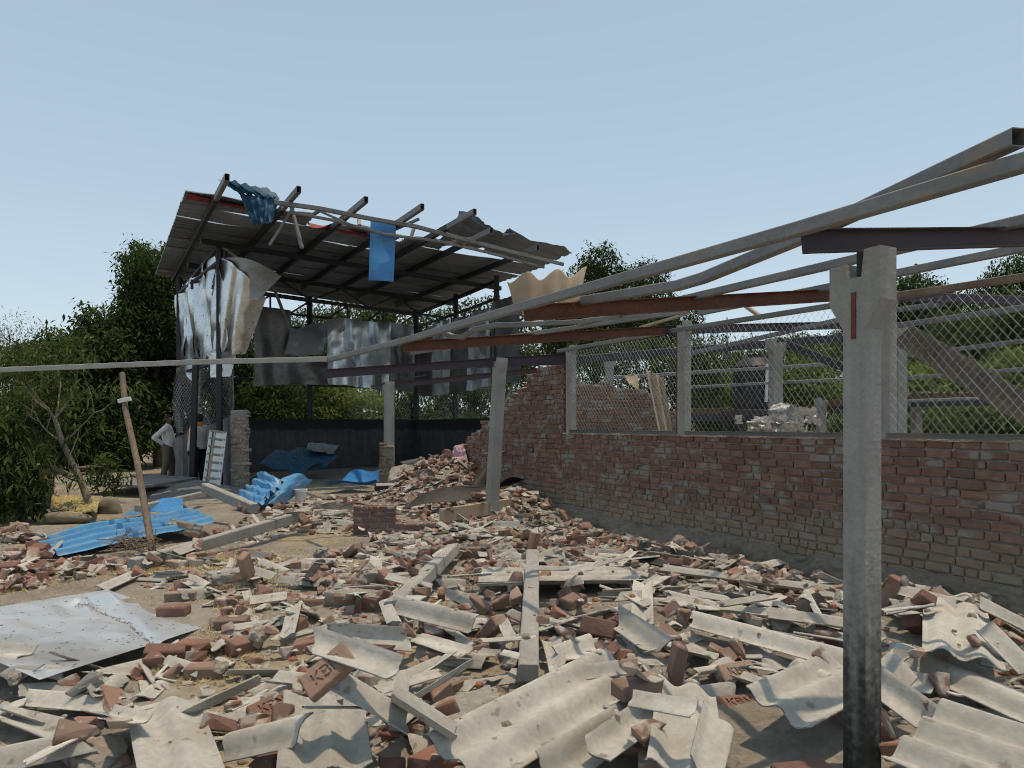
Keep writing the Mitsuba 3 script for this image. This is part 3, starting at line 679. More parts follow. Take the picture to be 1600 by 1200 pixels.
part(sw, 'wall_face', wallslab(pF + [-0.2, 0, 0], pN + [0.2, 0.2, 0], -0.1, 1.05, 0.16, 0.05, seed=4, z1b=1.62), 'm_plaster', False, (0.5, 0.0))
part(sw, 'wall_face', wallslab(pN + [0.2, 0.2, 0], post_at(380, 16.5), -0.1, 1.62, 0.16, 0.06, seed=5, z1b=1.75), 'm_plaster', False, (0.5, 0.0))
# crumpled metal cladding
gx_ = lambda px, py, d: P(px, py, d)
xsL = [278, 289, 299, 309, 321, 333, 346]
for k in range(6):
    xa, xb = xsL[k], xsL[k + 1]
    fr = lambda x: (x - 280) / (343 - 280)
    da, db = 20.6 - 4.0 * fr(xa), 20.6 - 4.0 * fr(xb)
    ya, yb = (452, 441, 428, 414, 402, 392, 398)[k], (452, 441, 428, 414, 402, 392, 398)[k + 1]
    ba, bb_ = (578, 572, 590, 566, 560, 575, 556)[k], (578, 572, 590, 566, 560, 575, 556)[k + 1] 
    s = k + 2
    part(shed, 'wall_sheet', patch(gx_(xa, ba, da), gx_(xb + 5, bb_ + (8 if k % 2 else -4), db - 0.08), gx_(xb + 3, yb + 8, db - 0.05), gx_(xa, ya + 10, da), 10, 34, lambda A, B, s=s: 0.10 * np.sin(A * 3.1 + s) * np.sin(B * 5 + s * 1.7) + 0.05 * np.sin(B * 13 + s * 3) * A + 0.05 * (meshkit.fbm(np.stack([A * 2, B * 5, 0 * A + s], -1), 3, s) - 0.5)), 'm_galv', True)
def flap(A, B):
    n1 = np.array([0.35, -0.9, 0.1])
    d = 0.55 * np.sin(np.pi * A) * (0.4 + 0.6 * B) - 0.35 * np.exp(-((A - 0.42) / 0.09) ** 2) * (1 - B * 0.6) + 0.10 * (meshkit.fbm(np.stack([A * 3, B * 4, 0 * A], -1), 3, 2) - 0.5)
    return d[..., None] * n1 + (0.5 * A ** 2 * B)[..., None] * np.array([0.5, -0.3, 0.0])
part(shed, 'wall_sheet', patch(P(331, 562, 16.9), P(384, 553, 16.3), P(402, 468, 15.9), P(346, 402, 16.5), 30, 34, flap), 'm_galv', True, label='bright peeled wall sheet bulging forward')
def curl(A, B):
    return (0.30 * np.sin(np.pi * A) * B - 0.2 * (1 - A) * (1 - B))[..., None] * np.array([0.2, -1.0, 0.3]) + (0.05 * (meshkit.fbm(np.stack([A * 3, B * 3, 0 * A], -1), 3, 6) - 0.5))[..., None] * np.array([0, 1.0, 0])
part(shed, 'wall_sheet', patch(P(366, 455, 16.1), P(402, 470, 15.5), P(440, 432, 15.0), P(352, 403, 16.4), 24, 18, curl), 'm_galv_soot_and_shade', True, label='grey wall sheet curled over under the roof')  # dark metal colour stands in for shade on this underside
part(shed, 'wall_sheet', patch(P(330, 590, 16.7), P(362, 588, 16.5), P(372, 548, 16.5), P(328, 552, 16.7), 10, 8, crumple(8, 0.06)), 'm_galv', True)
def lineat(a, b, px):
    k = (px - CX) / F; d = b - a; t = (k * a[1] - a[0]) / (d[0] - k * d[1]); return a + d * t
def cladding(a, b, items, m0, off):
    for i, (x0, x1, y0a, y0b, y1a, y1b, m, amp) in enumerate(items):
        A_, B_ = lineat(a, b, x0), lineat(a, b, x1)
        pz = lambda p, y: np.array([p[0], p[1] - off, EYE + (HY - y) / F * p[1]])
        tl_ = np.array([0, -0.7 if m == 'm_galv_mid' and i == 1 and x1 < 620 else (-0.28 if m == 'm_galv_mid' else 0), 0])
        part(shed, 'wall_sheet', patch(pz(A_, y1a) + tl_, pz(B_, y1b) + tl_, pz(B_, y0b), pz(A_, y0a), 18, 22, crumple(i + 11 + int(off * 10), amp * 0.45, 1.5, amp * 0.25)), m, True)
cladding(pF, pC, [(398, 456, 478, 486, 604, 601, 'm_galv_soot_and_shade', 0.22), (455, 514, 516, 505, 560, 560, 'm_galv_mid', 0.3), (455, 514, 560, 560, 600, 603, 'm_galv_soot_and_shade', 0.2), (513, 564, 499, 499, 600, 606, 'm_galv_mid', 0.45), (563, 609, 503, 505, 606, 610, 'm_galv_mid', 0.3), (608, 646, 505, 508, 609, 613, 'm_galv_soot_and_shade', 0.2)], None, 0.12)
cladding(pC, pE, [(655, 680, 520, 508, 618, 620, 'm_galv_soot_and_shade', 0.15), (679, 705, 508, 500, 620, 616, 'm_galv_mid', 0.2), (704, 735, 500, 494, 616, 612, 'm_galv_soot_and_shade', 0.15), (734, 768, 492, 480, 612, 604, 'm_galv_mid', 0.25), (767, 815, 478, 455, 606, 594, 'm_galv_soot_and_shade', 0.2)], None, 0.10)
def panel(a, b, z0, z1, **k):
    return mesh_panel(np.array([a[0], a[1], 0]), np.array([b[0], b[1], 0]), z0, z1, **k)
part(shed, 'wire_mesh', panel(lineat(pF, pC, 540) - [0, .1, 0], lineat(pF, pC, 645) - [0, .1, 0], 1.68, 2.9, pitch=0.12, rad=0.0022, seed=5), 'm_galv', False, kind='stuff')
part(shed, 'wire_mesh', panel(lineat(pC, pE, 655) - [0, .1, 0], lineat(pC, pE, 770) - [0, .1, 0], 1.68, 2.75, pitch=0.12, rad=0.0016, seed=6), 'm_galv', False, kind='stuff')
part(shed, 'wire_mesh', panel(pF + [0, -.2, 0], pN + [0.45, -.25, 0], 1.25, 3.1, pitch=0.09, rad=0.0032, seed=8, bulge=0.12), 'm_galv', False, kind='stuff', label='torn wire mesh sagging below the crumpled wall sheets')
# broken masonry pier at the shed's corner
pier = thing('masonry_pier', 'ragged brick and plaster pier at the open corner of the steel shed', 'pier')
r3 = np.random.default_rng(21)
for c in range(23):
    z = c * 0.078
    for j in range(2):
        sh = r3.uniform(-0.03, 0.05)
        m = broken_brick(0.17, 0.22, 0.07, r3) if r3.random() < 0.6 else chamfer_box(0.17, 0.22, 0.07, 0.008, 0.006, r3)
        part(pier, 'brick', xf(m, rotz(r3.normal(0, 0.05)), post_at(376, 16.2) + [-0.09 + 0.17 * j + sh, 0, z + 0.035]), 'm_brick', False, (0.75 + 0.25 * r3.random(), 0.9))
part(pier, 'mortar', xf(chamfer_box(0.34, 0.205, 1.80, 0.02, 0.01, r3), np.eye(3), post_at(376, 16.2) + [-0.02, 0.0, 0.9]), 'm_cement', False)
pier2 = thing('masonry_pier', 'dark broken pier carrying the short concrete column at the left of the rubble heap', 'pier')
for c in range(14):
    z = c * 0.078
    for j in range(2):
        if c > 9 and j == 1: continue
        m = broken_brick(0.15, 0.2, 0.07, r3)
        part(pier2, 'brick', xf(m, rotz(r3.normal(0, 0.1)), post_at(604, 15.3) + [-0.06 + 0.15 * j, -0.06, z + 0.035]), 'm_wallbrick', False, (0.1, 0.6))
part(pier2, 'mortar', xf(chamfer_box(0.31, 0.22, 1.02, 0.02, 0.015, r3), np.eye(3), post_at(604, 15.3) + [0.02, -0.03, 0.5]), 'm_plinth')
# hanging sheets
def hang(A, B): return 0.03 * np.sin(A * 4 + B * 3) + 0.02 * np.sin(B * 8)
single('blue_sheet', 'bright blue flat sheet hanging from the torn edge of the shed roof', 'sheet', patch(P(576, 438, 15.2), P(615, 440, 15.3), P(619, 348, 15.4), P(579, 346, 15.3), 12, 22, hang), 'm_blue', True)
def torn(A, B): return 0.18 * (meshkit.fbm(np.stack([A * 4, B * 4, 0 * A + 2], -1), 3, 3) - 0.5) + 0.03 * np.sin(A * 30)
single('torn_blue_sheet', 'dark blue torn sheet draped over the left end of the shed roof', 'sheet', cat_([patch(P(394, 350, 13.4), P(424, 349, 13.5), P(436, 308, 13.7), P(374, 303, 13.4), 20, 16, torn), patch(P(374, 304, 13.38), P(437, 309, 13.68), P(412, 294, 13.7), P(340, 277, 12.9), 24, 10, torn)]), 'm_blue_dark', True)

# ================================================================ trees
TREES = []
def leaves(cent, k, L, wid, r, droop=0.5, spread=0.14):
    n = len(cent) * k
    c = np.repeat(cent, k, 0)
    az = r.uniform(0, 2 * np.pi, n); el = r.normal(-droop, 0.45, n)
    d = np.stack([np.cos(az) * np.cos(el), np.sin(az) * np.cos(el), np.sin(el)], -1)
    base = c + r.normal(0, spread, (n, 3))
    l = L * 0.85 * r.uniform(0.5, 1.3, n)[:, None]
    side = np.cross(d, [0, 0, 1.0]); side /= np.linalg.norm(side, axis=1, keepdims=True) + 1e-9
    roll = r.normal(0, 0.5, n)[:, None]; upv = np.cross(side, d)
    s = side * np.cos(roll) + upv * np.sin(roll); w = l * wid * 0.5
    mid = base + d * l * 0.45 - np.array([0, 0, 1]) * l * 0.02
    tip = base + d * l - np.array([0, 0, 1.0]) * l * 0.16
    v = np.stack([base, mid + s * w, tip, mid - s * w], 1).reshape(-1, 3)
    i = np.arange(n) * 4
    f = np.vstack([np.stack([i, i + 1, i + 2], 1), np.stack([i, i + 2, i + 3], 1)])
    sd = np.clip(np.repeat(r.random(len(cent)), k) * 0.7 + r.random(n) * 0.3, 0, 1); t = r.random(n)
    uv = np.repeat(np.column_stack([sd, t]), 4, 0)
    return v, f, uv
def tree(label, d, blobs, n, L=0.22, wid=0.40, m='m_leaf_mid', seed=0, trunk=None, k=12, cat='tree', droop=0.5, depth=1.0, shell=0.35, spread=0.14, name='tree', tm='m_bark', group=None):
    r = np.random.default_rng(seed + 100)
    t = thing(name, label, cat, group)
    bl = [(P(x, y, d + dd), rx / F * d, ry / F * d) for x, y, rx, ry, dd in blobs]
    wt = np.array([a * b * (a + b) for _, a, b in bl]); wt = wt / wt.sum()
    which = r.choice(len(bl), n // k, p=wt)
    dirs = r.normal(0, 1, (len(which), 3)); dirs /= np.linalg.norm(dirs, axis=1, keepdims=True)
    rad = (shell + (1 - shell) * r.random(len(which)) ** 0.6)
    rad *= 0.72 + 0.5 * meshkit.fbm(dirs * 2.3 + which[:, None] * 9.1, 3, seed)
    c = np.array([bl[w][0] for w in which]) + dirs * rad[:, None] * np.array([[bl[w][1], (bl[w][1] + bl[w][2]) / 2 * depth, bl[w][2]] for w in which])
    c = c[c[:, 2] > 0.12]
    v, f, uv = leaves(c, k, L, wid, r, droop, spread)
    v[:, 2] = np.maximum(v[:, 2], 0.02)
    kk = numbered(t + '__crown'); scene[kk] = mikit.ply(trimesh.Trimesh(v, f, process=False), m, smooth=False, uv=uv)
    bx = trunk if trunk else (np.mean([b[0] for b in blobs]), d)
    base = P(bx[0], HY, bx[1]); base[2] = -0.05
    top = np.mean([b[0] for b in bl], 0)
    tr = 0.10 + 0.018 * top[2]
    fork = base + (top - base) * 0.45 + r.normal(0, 0.1, 3)
    ms = [tube([base, base + (fork - base) * 0.5 + r.normal(0, 0.05, 3), fork], [tr, tr * 0.85, tr * 0.7], 7)]
    for b in bl:
        ms.append(tube([fork, (fork + b[0]) / 2 + r.normal(0, 0.15, 3), b[0]], [tr * 0.55, tr * 0.35, tr * 0.12], 5))
        for _ in range(3):
            e = b[0] + r.normal(0, 1, 3) * [b[1] * 0.5, b[1] * 0.5, b[2] * 0.5]
            ms.append(tube([(fork + b[0]) / 2, (b[0] + e) / 2, e], [tr * 0.2, tr * 0.12, tr * 0.04], 4))
    part(t, 'trunk', cat_(ms), tm, True)
    return t
tree('tallest dark green leafy tree left of the steel shed', 25, [(240, 450, 46, 70, 0), (215, 415, 30, 40, 0.5), (262, 415, 26, 36, 1), (222, 510, 50, 60, -0.5), (255, 560, 60, 70, 1), (195, 600, 55, 70, 0)], 42000, 0.21, m='m_leaf_dark', seed=1, trunk=(248, 25))
tree('dark bushy tree with a pale drooping tip, left neighbour of the tallest tree', 23, [(142, 500, 28, 26, 0), (160, 560, 52, 56, 0), (128, 610, 55, 60, 0.4), (185, 640, 70, 70, 0.8), (150, 690, 90, 50, 0)], 34000, 0.24, m='m_leaf_dark', seed=2)
tree('light green round topped tree behind the bare branched sapling', 22, [(95, 545, 42, 34, 0), (60, 575, 44, 44, 0.5), (120, 580, 40, 40, 1), (95, 640, 75, 60, 0), (40, 670, 60, 60, 0.5)], 22000, 0.22, m='m_leaf_mid', seed=3)
tree('dry grey green thicket of thin branches at the left edge', 24, [(20, 540, 60, 38, 0), (-30, 570, 60, 60, 0), (40, 600, 50, 60, 1), (-10, 660, 70, 70, 0)], 16000, 0.14, 0.2, m='m_leaf_dry', seed=4, cat='thicket', spread=0.25)
tree('dark tree showing through the torn wall beside the peeled metal sheets', 27, [(330, 560, 70, 70, 0), (400, 600, 70, 70, 1), (310, 640, 90, 60, 0), (420, 640, 80, 60, 0), (395, 540, 30, 30, 1)], 30000, 0.22, m='m_leaf_dark', seed=5)
tree('sunny yellow green shrub filling the back opening of the shed left of its middle post', 29, [(470, 620, 56, 46, 0), (520, 630, 50, 46, 0.5), (560, 640, 44, 40, 0), (500, 660, 80, 30, 0)], 22000, 0.2, m='m_leaf_light', seed=6, cat='shrub')
tree('green tree rising above the metal cladding at the back of the shed', 36, [(500, 510, 50, 36, 0), (545, 500, 48, 38, 1), (590, 495, 40, 30, 0), (620, 510, 42, 36, 0.6), (460, 525, 34, 26, 0.4), (545, 560, 130, 50, 0)], 26000, 0.26, m='m_leaf_mid', seed=7)
tree('light green tree seen under the right end of the shed roof', 35, [(670, 505, 40, 30, 0), (720, 495, 40, 30, 0), (765, 490, 36, 34, 0), (800, 500, 40, 34, 0), (720, 560, 110, 60, 0)], 22000, 0.24, m='m_leaf_mid', seed=8)
tree('bright shrub seen between the shed posts left of the leaning column', 31, [(610, 625, 45, 40, 0), (665, 630, 45, 44, 0), (720, 620, 45, 45, 0.5), (770, 630, 45, 45, 0.4), (690, 660, 110, 25, 0)], 22000, 0.2, m='m_leaf_mid', seed=9, cat='shrub')
tree('round dark green tree above the tan roofing sheet', 36, [(938, 415, 36, 36, 0), (915, 450, 42, 40, 0), (975, 450, 42, 40, 0.5), (950, 500, 80, 50, 0), (900, 520, 60, 60, 0)], 26000, 0.24, m='m_leaf_dark', seed=10)
tree('lower dark tree right of the round tree behind the second rafter', 38, [(1012, 435, 34, 30, 0), (1025, 470, 36, 36, 0.4), (1060, 500, 44, 34, 1), (1010, 520, 60, 50, 0)], 18000, 0.22, m='m_leaf_dark', seed=11)
tree('olive green tree low behind the leftmost fence bay', 33, [(930, 560, 60, 50, 0), (1000, 570, 60, 50, 0.4), (1060, 590, 50, 60, 0), (960, 640, 100, 50, 0)], 20000, 0.2, m='m_leaf_mid', seed=12)
tree('dark bush behind the middle fence bay', 28, [(1085, 600, 40, 60, 0), (1120, 640, 50, 50, 0), (1075, 560, 30, 30, 0.5)], 14000, 0.2, m='m_leaf_dark', seed=13, cat='bush')
tree('sunny yellow green bush behind the middle fence bay', 30, [(1145, 610, 55, 36, 0), (1200, 605, 55, 40, 0.3), (1260, 600, 60, 44, 0), (1290, 640, 60, 50, 0), (1170, 650, 100, 30, 0)], 24000, 0.2, m='m_leaf_light', seed=14, cat='bush')
tree('small dark treetop left of the near column', 40, [(1240, 540, 40, 20, 0), (1280, 550, 46, 30, 0), (1330, 530, 30, 40, 0)], 9000, 0.24, m='m_leaf_dark', seed=15)
tree('dark domed tree just right of the near column', 34, [(1430, 450, 40, 26, 0), (1465, 470, 36, 26, 0.4), (1405, 480, 40, 34, 0), (1440, 510, 70, 50, 0)], 22000, 0.22, m='m_leaf_dark', seed=16)
tree('tall green tree cut by the right edge', 32, [(1575, 440, 40, 36, 0), (1620, 430, 50, 50, 0), (1540, 480, 50, 44, 0.4), (1600, 510, 70, 60, 0), (1660, 480, 50, 80, 0)], 24000, 0.22, m='m_leaf_mid', seed=17)
tree('hazy dark tree behind the sloping roof slab', 30, [(1500, 525, 50, 40, 0), (1470, 560, 50, 40, 0), (1400, 560, 40, 40, 0.3), (1540, 560, 50, 40, 0)], 18000, 0.2, m='m_leaf_dark', seed=18)
tree('bright yellow green bush right of the near column', 24, [(1420, 600, 50, 36, 0), (1475, 590, 50, 36, 0.4), (1530, 610, 60, 40, 0), (1600, 590, 60, 50, 0), (1480, 640, 120, 40, 0)], 30000, 0.2, m='m_leaf_light', seed=19, cat='bush')
tree('green bush low behind the rightmost fence bay', 22, [(1420, 665, 60, 26, 0), (1500, 668, 60, 26, 0.4), (1570, 660, 60, 30, 0), (1650, 640, 60, 40, 0), (1340, 665, 50, 24, 0)], 18000, 0.17, m='m_leaf_mid', seed=20, cat='bush')
tree('wide tree far behind the shed filling the gap over the fence', 44, [(1110, 560, 60, 40, 0), (850, 560, 60, 50, 0), (760, 570, 80, 60, 0), (1180, 570, 50, 30, 0)], 18000, 0.26, m='m_leaf_mid', seed=21)
tree('full mid green tree filling the sky gap behind the right fence bay', 27, [(1500, 520, 46, 40, 0), (1570, 500, 50, 46, 0.4), (1440, 560, 50, 40, 0), (1620, 530, 60, 60, 0), (1540, 570, 90, 40, 0)], 22000, 0.2, m='m_leaf_mid', seed=41)
tree('mid green tree behind the inner forked column', 31, [(1180, 560, 50, 36, 0), (1240, 575, 50, 40, 0.4), (1120, 575, 44, 40, 0), (1300, 575, 44, 44, 0), (1210, 620, 110, 40, 0)], 20000, 0.2, m='m_leaf_mid', seed=42)
for i_, (x_, y_, d_, m_) in enumerate(((1760, 520, 26, 'm_leaf_mid'), (1900, 500, 29, 'm_leaf_dark'), (2080, 520, 27, 'm_leaf_mid'), (2300, 500, 30, 'm_leaf_dark'), (-180, 560, 23, 'm_leaf_dark'), (-360, 560, 21, 'm_leaf_mid'))):
    tree('leafy tree standing ' + ('right' if x_ > 0 else 'left') + ' of the view, ' + ('first', 'second', 'third', 'fourth', 'first', 'second')[i_] + ' out', d_, [(x_, y_, 80, 60, 0), (x_ + 60, y_ + 70, 90, 70, 0), (x_ - 60, y_ + 70, 80, 70, 0.5)], 9000, 0.24, m=m_, seed=50 + i_)
# near sapling with bare branches, and the leafy bush at the left edge
sap = thing('sapling', 'leaning bare branched sapling with few narrow leaves on the left', 'tree')
r4 = np.random.default_rng(8)
B0 = P(148, 808, 11.3); B0[2] = -0.05
trk = [B0, P(128, 755, 11.3), P(97, 690, 11.3), P(86, 655, 11.3)]
sbr, ltip = [tube(trk, [0.06, 0.055, 0.042, 0.032], 8)], []
def branch(p, d, L, rad, lev):
    pts = [p]; q = p.copy(); dd = unit(d)
    for _ in range(4):
        dd = unit(dd + r4.normal(0, 0.16, 3) + [0, 0, 0.05]); q = q + dd * L / 4; pts.append(q)
    sbr.append(tube(pts, np.linspace(rad, rad * 0.45, 5), 5))
    if lev == 0: ltip.extend([pts[-1], pts[-2]]); return
    for k in range(3):
        branch(pts[int(r4.integers(2, 5))], dd + r4.normal(0, 0.55, 3), L * r4.uniform(0.55, 0.8), rad * 0.5, lev - 1)
for p, d in ((trk[3], (-0.3, -0.2, 1)), (trk[3], (0.4, 0.1, 0.9)), (trk[2], (-1, 0.2, 0.6)), (trk[2], (0.6, -0.3, 0.5)), (trk[3], (0.0, 0.4, 1.0)), (trk[3], (-0.7, 0.1, 0.8)), (trk[1], (-0.9, -0.1, 0.5)), (trk[3], (-0.2, -0.5, 0.9))):
    branch(np.array(p), np.array(d), r4.uniform(0.6, 1.0), 0.017, 2)
part(sap, 'trunk', cat_(sbr), 'm_twig', True)
lv, lf, luv = leaves(np.array(ltip), 16, 0.19, 0.2, r4, 0.6, 0.09)
k_ = numbered(sap + '__crown'); scene[k_] = mikit.ply(trimesh.Trimesh(lv, lf, process=False), 'm_leaf_mid', smooth=False, uv=luv)
tree('dense leafy bush at the left edge in front of the sapling', 10.5, [(30, 740, 34, 50, 0), (5, 700, 34, 60, 0), (50, 770, 28, 34, 0), (20, 790, 40, 24, 0), (-30, 730, 50, 80, 0), (60, 720, 26, 30, 0.2)], 6500, 0.2, 0.24, m='m_leaf_mid', seed=31, cat='bush', spread=0.05, droop=0.7)
tree('patch of narrow leaved scrub under the sapling', 12.5, [(30, 690, 40, 50, 0), (60, 640, 40, 40, 0), (165, 735, 26, 36, 0.6), (20, 640, 40, 40, 0.3)], 4200, 0.19, 0.24, m='m_leaf_mid', seed=32, cat='scrub', spread=0.08)

# ================================================================ people
def hulls(joints, bones):
    ms = []
    for a, b in bones:
        sp = []
        for j in (a, b):
            p, r = joints[j]; r = np.broadcast_to(r, 3)
            sp.append(Manifold.sphere(1.0, 14).scale([float(x) for x in r]).translate([float(x) for x in p]))
        ms.append(Manifold.batch_hull(sp))
    return ms
def smoothed(ms, edge=0.025, it=8):
    m = Manifold.batch_boolean(ms, m3.OpType.Add).refine_to_length(edge).to_mesh()
    t = trimesh.Trimesh(m.vert_properties[:, :3], m.tri_verts, process=True)
    trimesh.smoothing.filter_taubin(t, iterations=it)
    return t
def person(label, at, yaw, J, cloth, head_yaw=0.0, flip=1):
    """J: arms (elbow, wrist) right and left, in metres; the body faces +x"""
    t = thing('person', label, 'person')
    R = rotz(yaw)
    j = {'pel': ((0, 0, 0.93), (0.12, 0.16, 0.10)), 'wst': ((0.02, 0, 1.08), (0.125, 0.155, 0.10)), 'chs': ((0.0, 0, 1.30), (0.12, 0.165, 0.11)), 'nek': ((0.0, 0, 1.46), 0.055), 'nk2': ((0.02, 0, 1.53), 0.052)}
    for sd, y in (('r', -1), ('l', 1)):
        el, wr = J[sd]
        j[sd + 'sh'] = ((0.0, 0.175 * y, 1.39), 0.062); j[sd + 'el'] = (el, 0.043); j[sd + 'wr'] = (wr, 0.030)
        fx, fy = J[sd + 'foot']
        j[sd + 'hp'] = ((0, 0.085 * y, 0.88), 0.095); j[sd + 'kn'] = ((fx * 0.5 + 0.03, fy * 0.7 + 0.03 * y, 0.48), 0.062); j[sd + 'an'] = ((fx - 0.02, fy, 0.09), 0.042); j[sd + 'to'] = ((fx + 0.17, fy + 0.03 * y, 0.035), (0.05, 0.045, 0.035))
        j[sd + 'he'] = ((fx - 0.04, fy, 0.045), 0.04)
    bones = [('pel', 'wst'), ('wst', 'chs'), ('chs', 'nek'), ('nek', 'nk2')]
    for sd in 'rl': bones += [('chs', sd + 'sh'), (sd + 'sh', sd + 'el'), (sd + 'el', sd + 'wr'), ('pel', sd + 'hp'), (sd + 'hp', sd + 'kn'), (sd + 'kn', sd + 'an'), (sd + 'an', sd + 'he'), (sd + 'he', sd + 'to')]
    body = hulls(j, bones)
    for sd in 'rl':                                   # hands: palm, four fingers, thumb
        el, wr = map(np.asarray, J[sd]); d = unit(wr - el); s = unit(np.cross(d, [0.3, 0.2, 1])); n = np.cross(d, s)
        hj = {'a': (wr, 0.028), 'b': (wr + d * 0.08, 0.032)}
        hb = [('a', 'b')]
        for q in range(4):
            o = s * (q - 1.5) * 0.019; l = (0.075, 0.085, 0.08, 0.062)[q]
            hj[f'f{q}'] = (wr + d * 0.085 + o, 0.0095); hj[f'g{q}'] = (wr + d * (0.085 + l * 0.55) + o + n * 0.008, 0.009); hj[f'h{q}'] = (wr + d * (0.085 + l * 0.9) + o + n * 0.03, 0.008)
            hb += [(f'f{q}', f'g{q}'), (f'g{q}', f'h{q}')]
        hj['t0'] = (wr + d * 0.03 + s * 0.028, 0.012); hj['t1'] = (wr + d * 0.07 + s * 0.055, 0.011); hj['t2'] = (wr + d * 0.10 + s * 0.058 + n * 0.01, 0.009)
        hb += [('t0', 't1'), ('t1', 't2')]
        body += hulls(hj, hb)
    hc = np.array([0.03, 0, 1.62]); Hr = rotz(head_yaw)
    def hp(x, y, z): return hc + Hr @ np.array([x, y, z])
    fj = {'cr': (hp(-0.02, 0, 0.03), (0.092, 0.076, 0.085)), 'jw': (hp(0.035, 0, -0.065), (0.048, 0.046, 0.04)), 'br': (hp(0.05, 0, 0.02), (0.045, 0.055, 0.045)),
          'n0': (hp(0.098, 0, 0.005), 0.010), 'n1': (hp(0.115, 0, -0.028), 0.015), 'm0': (hp(0.082, -0.02, -0.06), 0.011), 'm1': (hp(0.082, 0.02, -0.06), 0.011),
          'e0': (hp(-0.005, 0.078, 0.012), (0.018, 0.008, 0.022)), 'e1': (hp(-0.008, 0.074, -0.02), (0.012, 0.008, 0.014)), 'E0': (hp(-0.005, -0.078, 0.012), (0.018, 0.008, 0.022)), 'E1': (hp(-0.008, -0.074, -0.02), (0.012, 0.008, 0.014))}
    body += hulls(fj, [('cr', 'jw'), ('cr', 'br'), ('br', 'jw'), ('n0', 'n1'), ('m0', 'm1'), ('e0', 'e1'), ('E0', 'E1')]) + hulls({'a': (hp(0, 0, -0.05), 0.055), 'b': ((0.01, 0, 1.45), 0.056)}, [('a', 'b')])
    part(t, 'body', xf(smoothed(body, 0.016, 4), R, at), 'm_skin', True)
    for sgn in (-1, 1):
        part(t, 'eye', xf(trimesh.creation.icosphere(2, 0.011), R, at + R @ hp(0.088, 0.03 * sgn, 0.012)), 'm_white', True)
    hair = hulls({'a': (hp(-0.035, 0, 0.05), (0.09, 0.083, 0.08)), 'b': (hp(0.035, 0, 0.085), (0.055, 0.06, 0.035)), 'c': (hp(-0.07, 0, -0.02), (0.045, 0.065, 0.05))}, [('a', 'b'), ('a', 'c')])
    part(t, 'hair', xf(smoothed(hair, 0.03, 4), R, at), 'm_hair', True)
    g = lambda k, e: (j[k][0], np.broadcast_to(j[k][1], 3) + e)
    sj = {k: g(k, 0.022) for k in ('wst', 'chs', 'rsh', 'lsh', 'rel', 'lel', 'rwr', 'lwr')}
    sj['nk'] = ((0.0, 0, 1.45), 0.075); sj['hem'] = ((0.01, 0, 0.90), (0.158, 0.185, 0.055)); sj['bel'] = ((0.07, 0, 1.06), (0.12, 0.15, 0.11))
    sb = [('hem', 'wst'), ('wst', 'chs'), ('chs', 'nk'), ('bel', 'chs'), ('bel', 'hem')]
    for sd in 'rl': sb += [('chs', sd + 'sh'), (sd + 'sh', sd + 'el'), (sd + 'el', sd + 'wr')]
    part(t, 'shirt', xf(smoothed(hulls(sj, sb), 0.03, 6), R, at), 'm_shirt', True)
    tj = {k: g(k, 0.022) for k in ('pel', 'rhp', 'lhp')}
    for sd in 'rl': tj[sd + 'kn'] = g(sd + 'kn', 0.035); tj[sd + 'an'] = (j[sd + 'an'][0], (0.075, 0.07, 0.05))
    part(t, 'trousers', xf(smoothed(hulls(tj, [('pel', 'rhp'), ('pel', 'lhp'), ('rhp', 'rkn'), ('lhp', 'lkn'), ('rkn', 'ran'), ('lkn', 'lan')]), 0.03, 6), R, at), cloth, True)
    for sd in 'rl':
        part(t, 'shoe', xf(smoothed(hulls({'a': (j[sd + 'he'][0], 0.046), 'b': (j[sd + 'to'][0], (0.056, 0.05, 0.04))}, [('a', 'b')]), 0.02, 3), R, at), 'm_black', True)
    return t, R
pat = P(262, 665, 19.0); pat[2] = 0
person('man in a white shirt and grey trousers standing with hands on his hips', pat, 0.25, {'r': ((-0.27, -0.27, 1.13), (-0.10, -0.17, 0.98)), 'l': ((-0.16, 0.34, 1.13), (-0.02, 0.19, 0.99)), 'rfoot': (-0.06, -0.16), 'lfoot': (0.08, 0.15)}, 'm_trouser', head_yaw=-0.5)
pat2 = P(311, 665, 17.4); pat2[2] = 0
t2, Rp = person('man half hidden behind a dark post, white shirt and orange scarf', pat2, math.pi - 0.4, {'r': ((-0.03, -0.27, 1.13), (0.05, -0.26, 0.88)), 'l': ((-0.04, 0.27, 1.13), (0.03, 0.27, 0.88)), 'rfoot': (0.0, -0.11), 'lfoot': (0.03, 0.11)}, 'm_trouser_dark', head_yaw=0.2)
part(t2, 'scarf', xf(smoothed(hulls({'a': ((0.03, 0.10, 1.46), 0.06), 'b': ((0.17, 0.12, 1.32), (0.03, 0.055, 0.05)), 'c': ((0.2, 0.12, 1.02), (0.025, 0.055, 0.05)), 'd': ((-0.05, 0.02, 1.48), 0.06)}, [('a', 'b'), ('b', 'c'), ('a', 'd')]), 0.03, 4), Rp, pat2), 'm_orange', True)

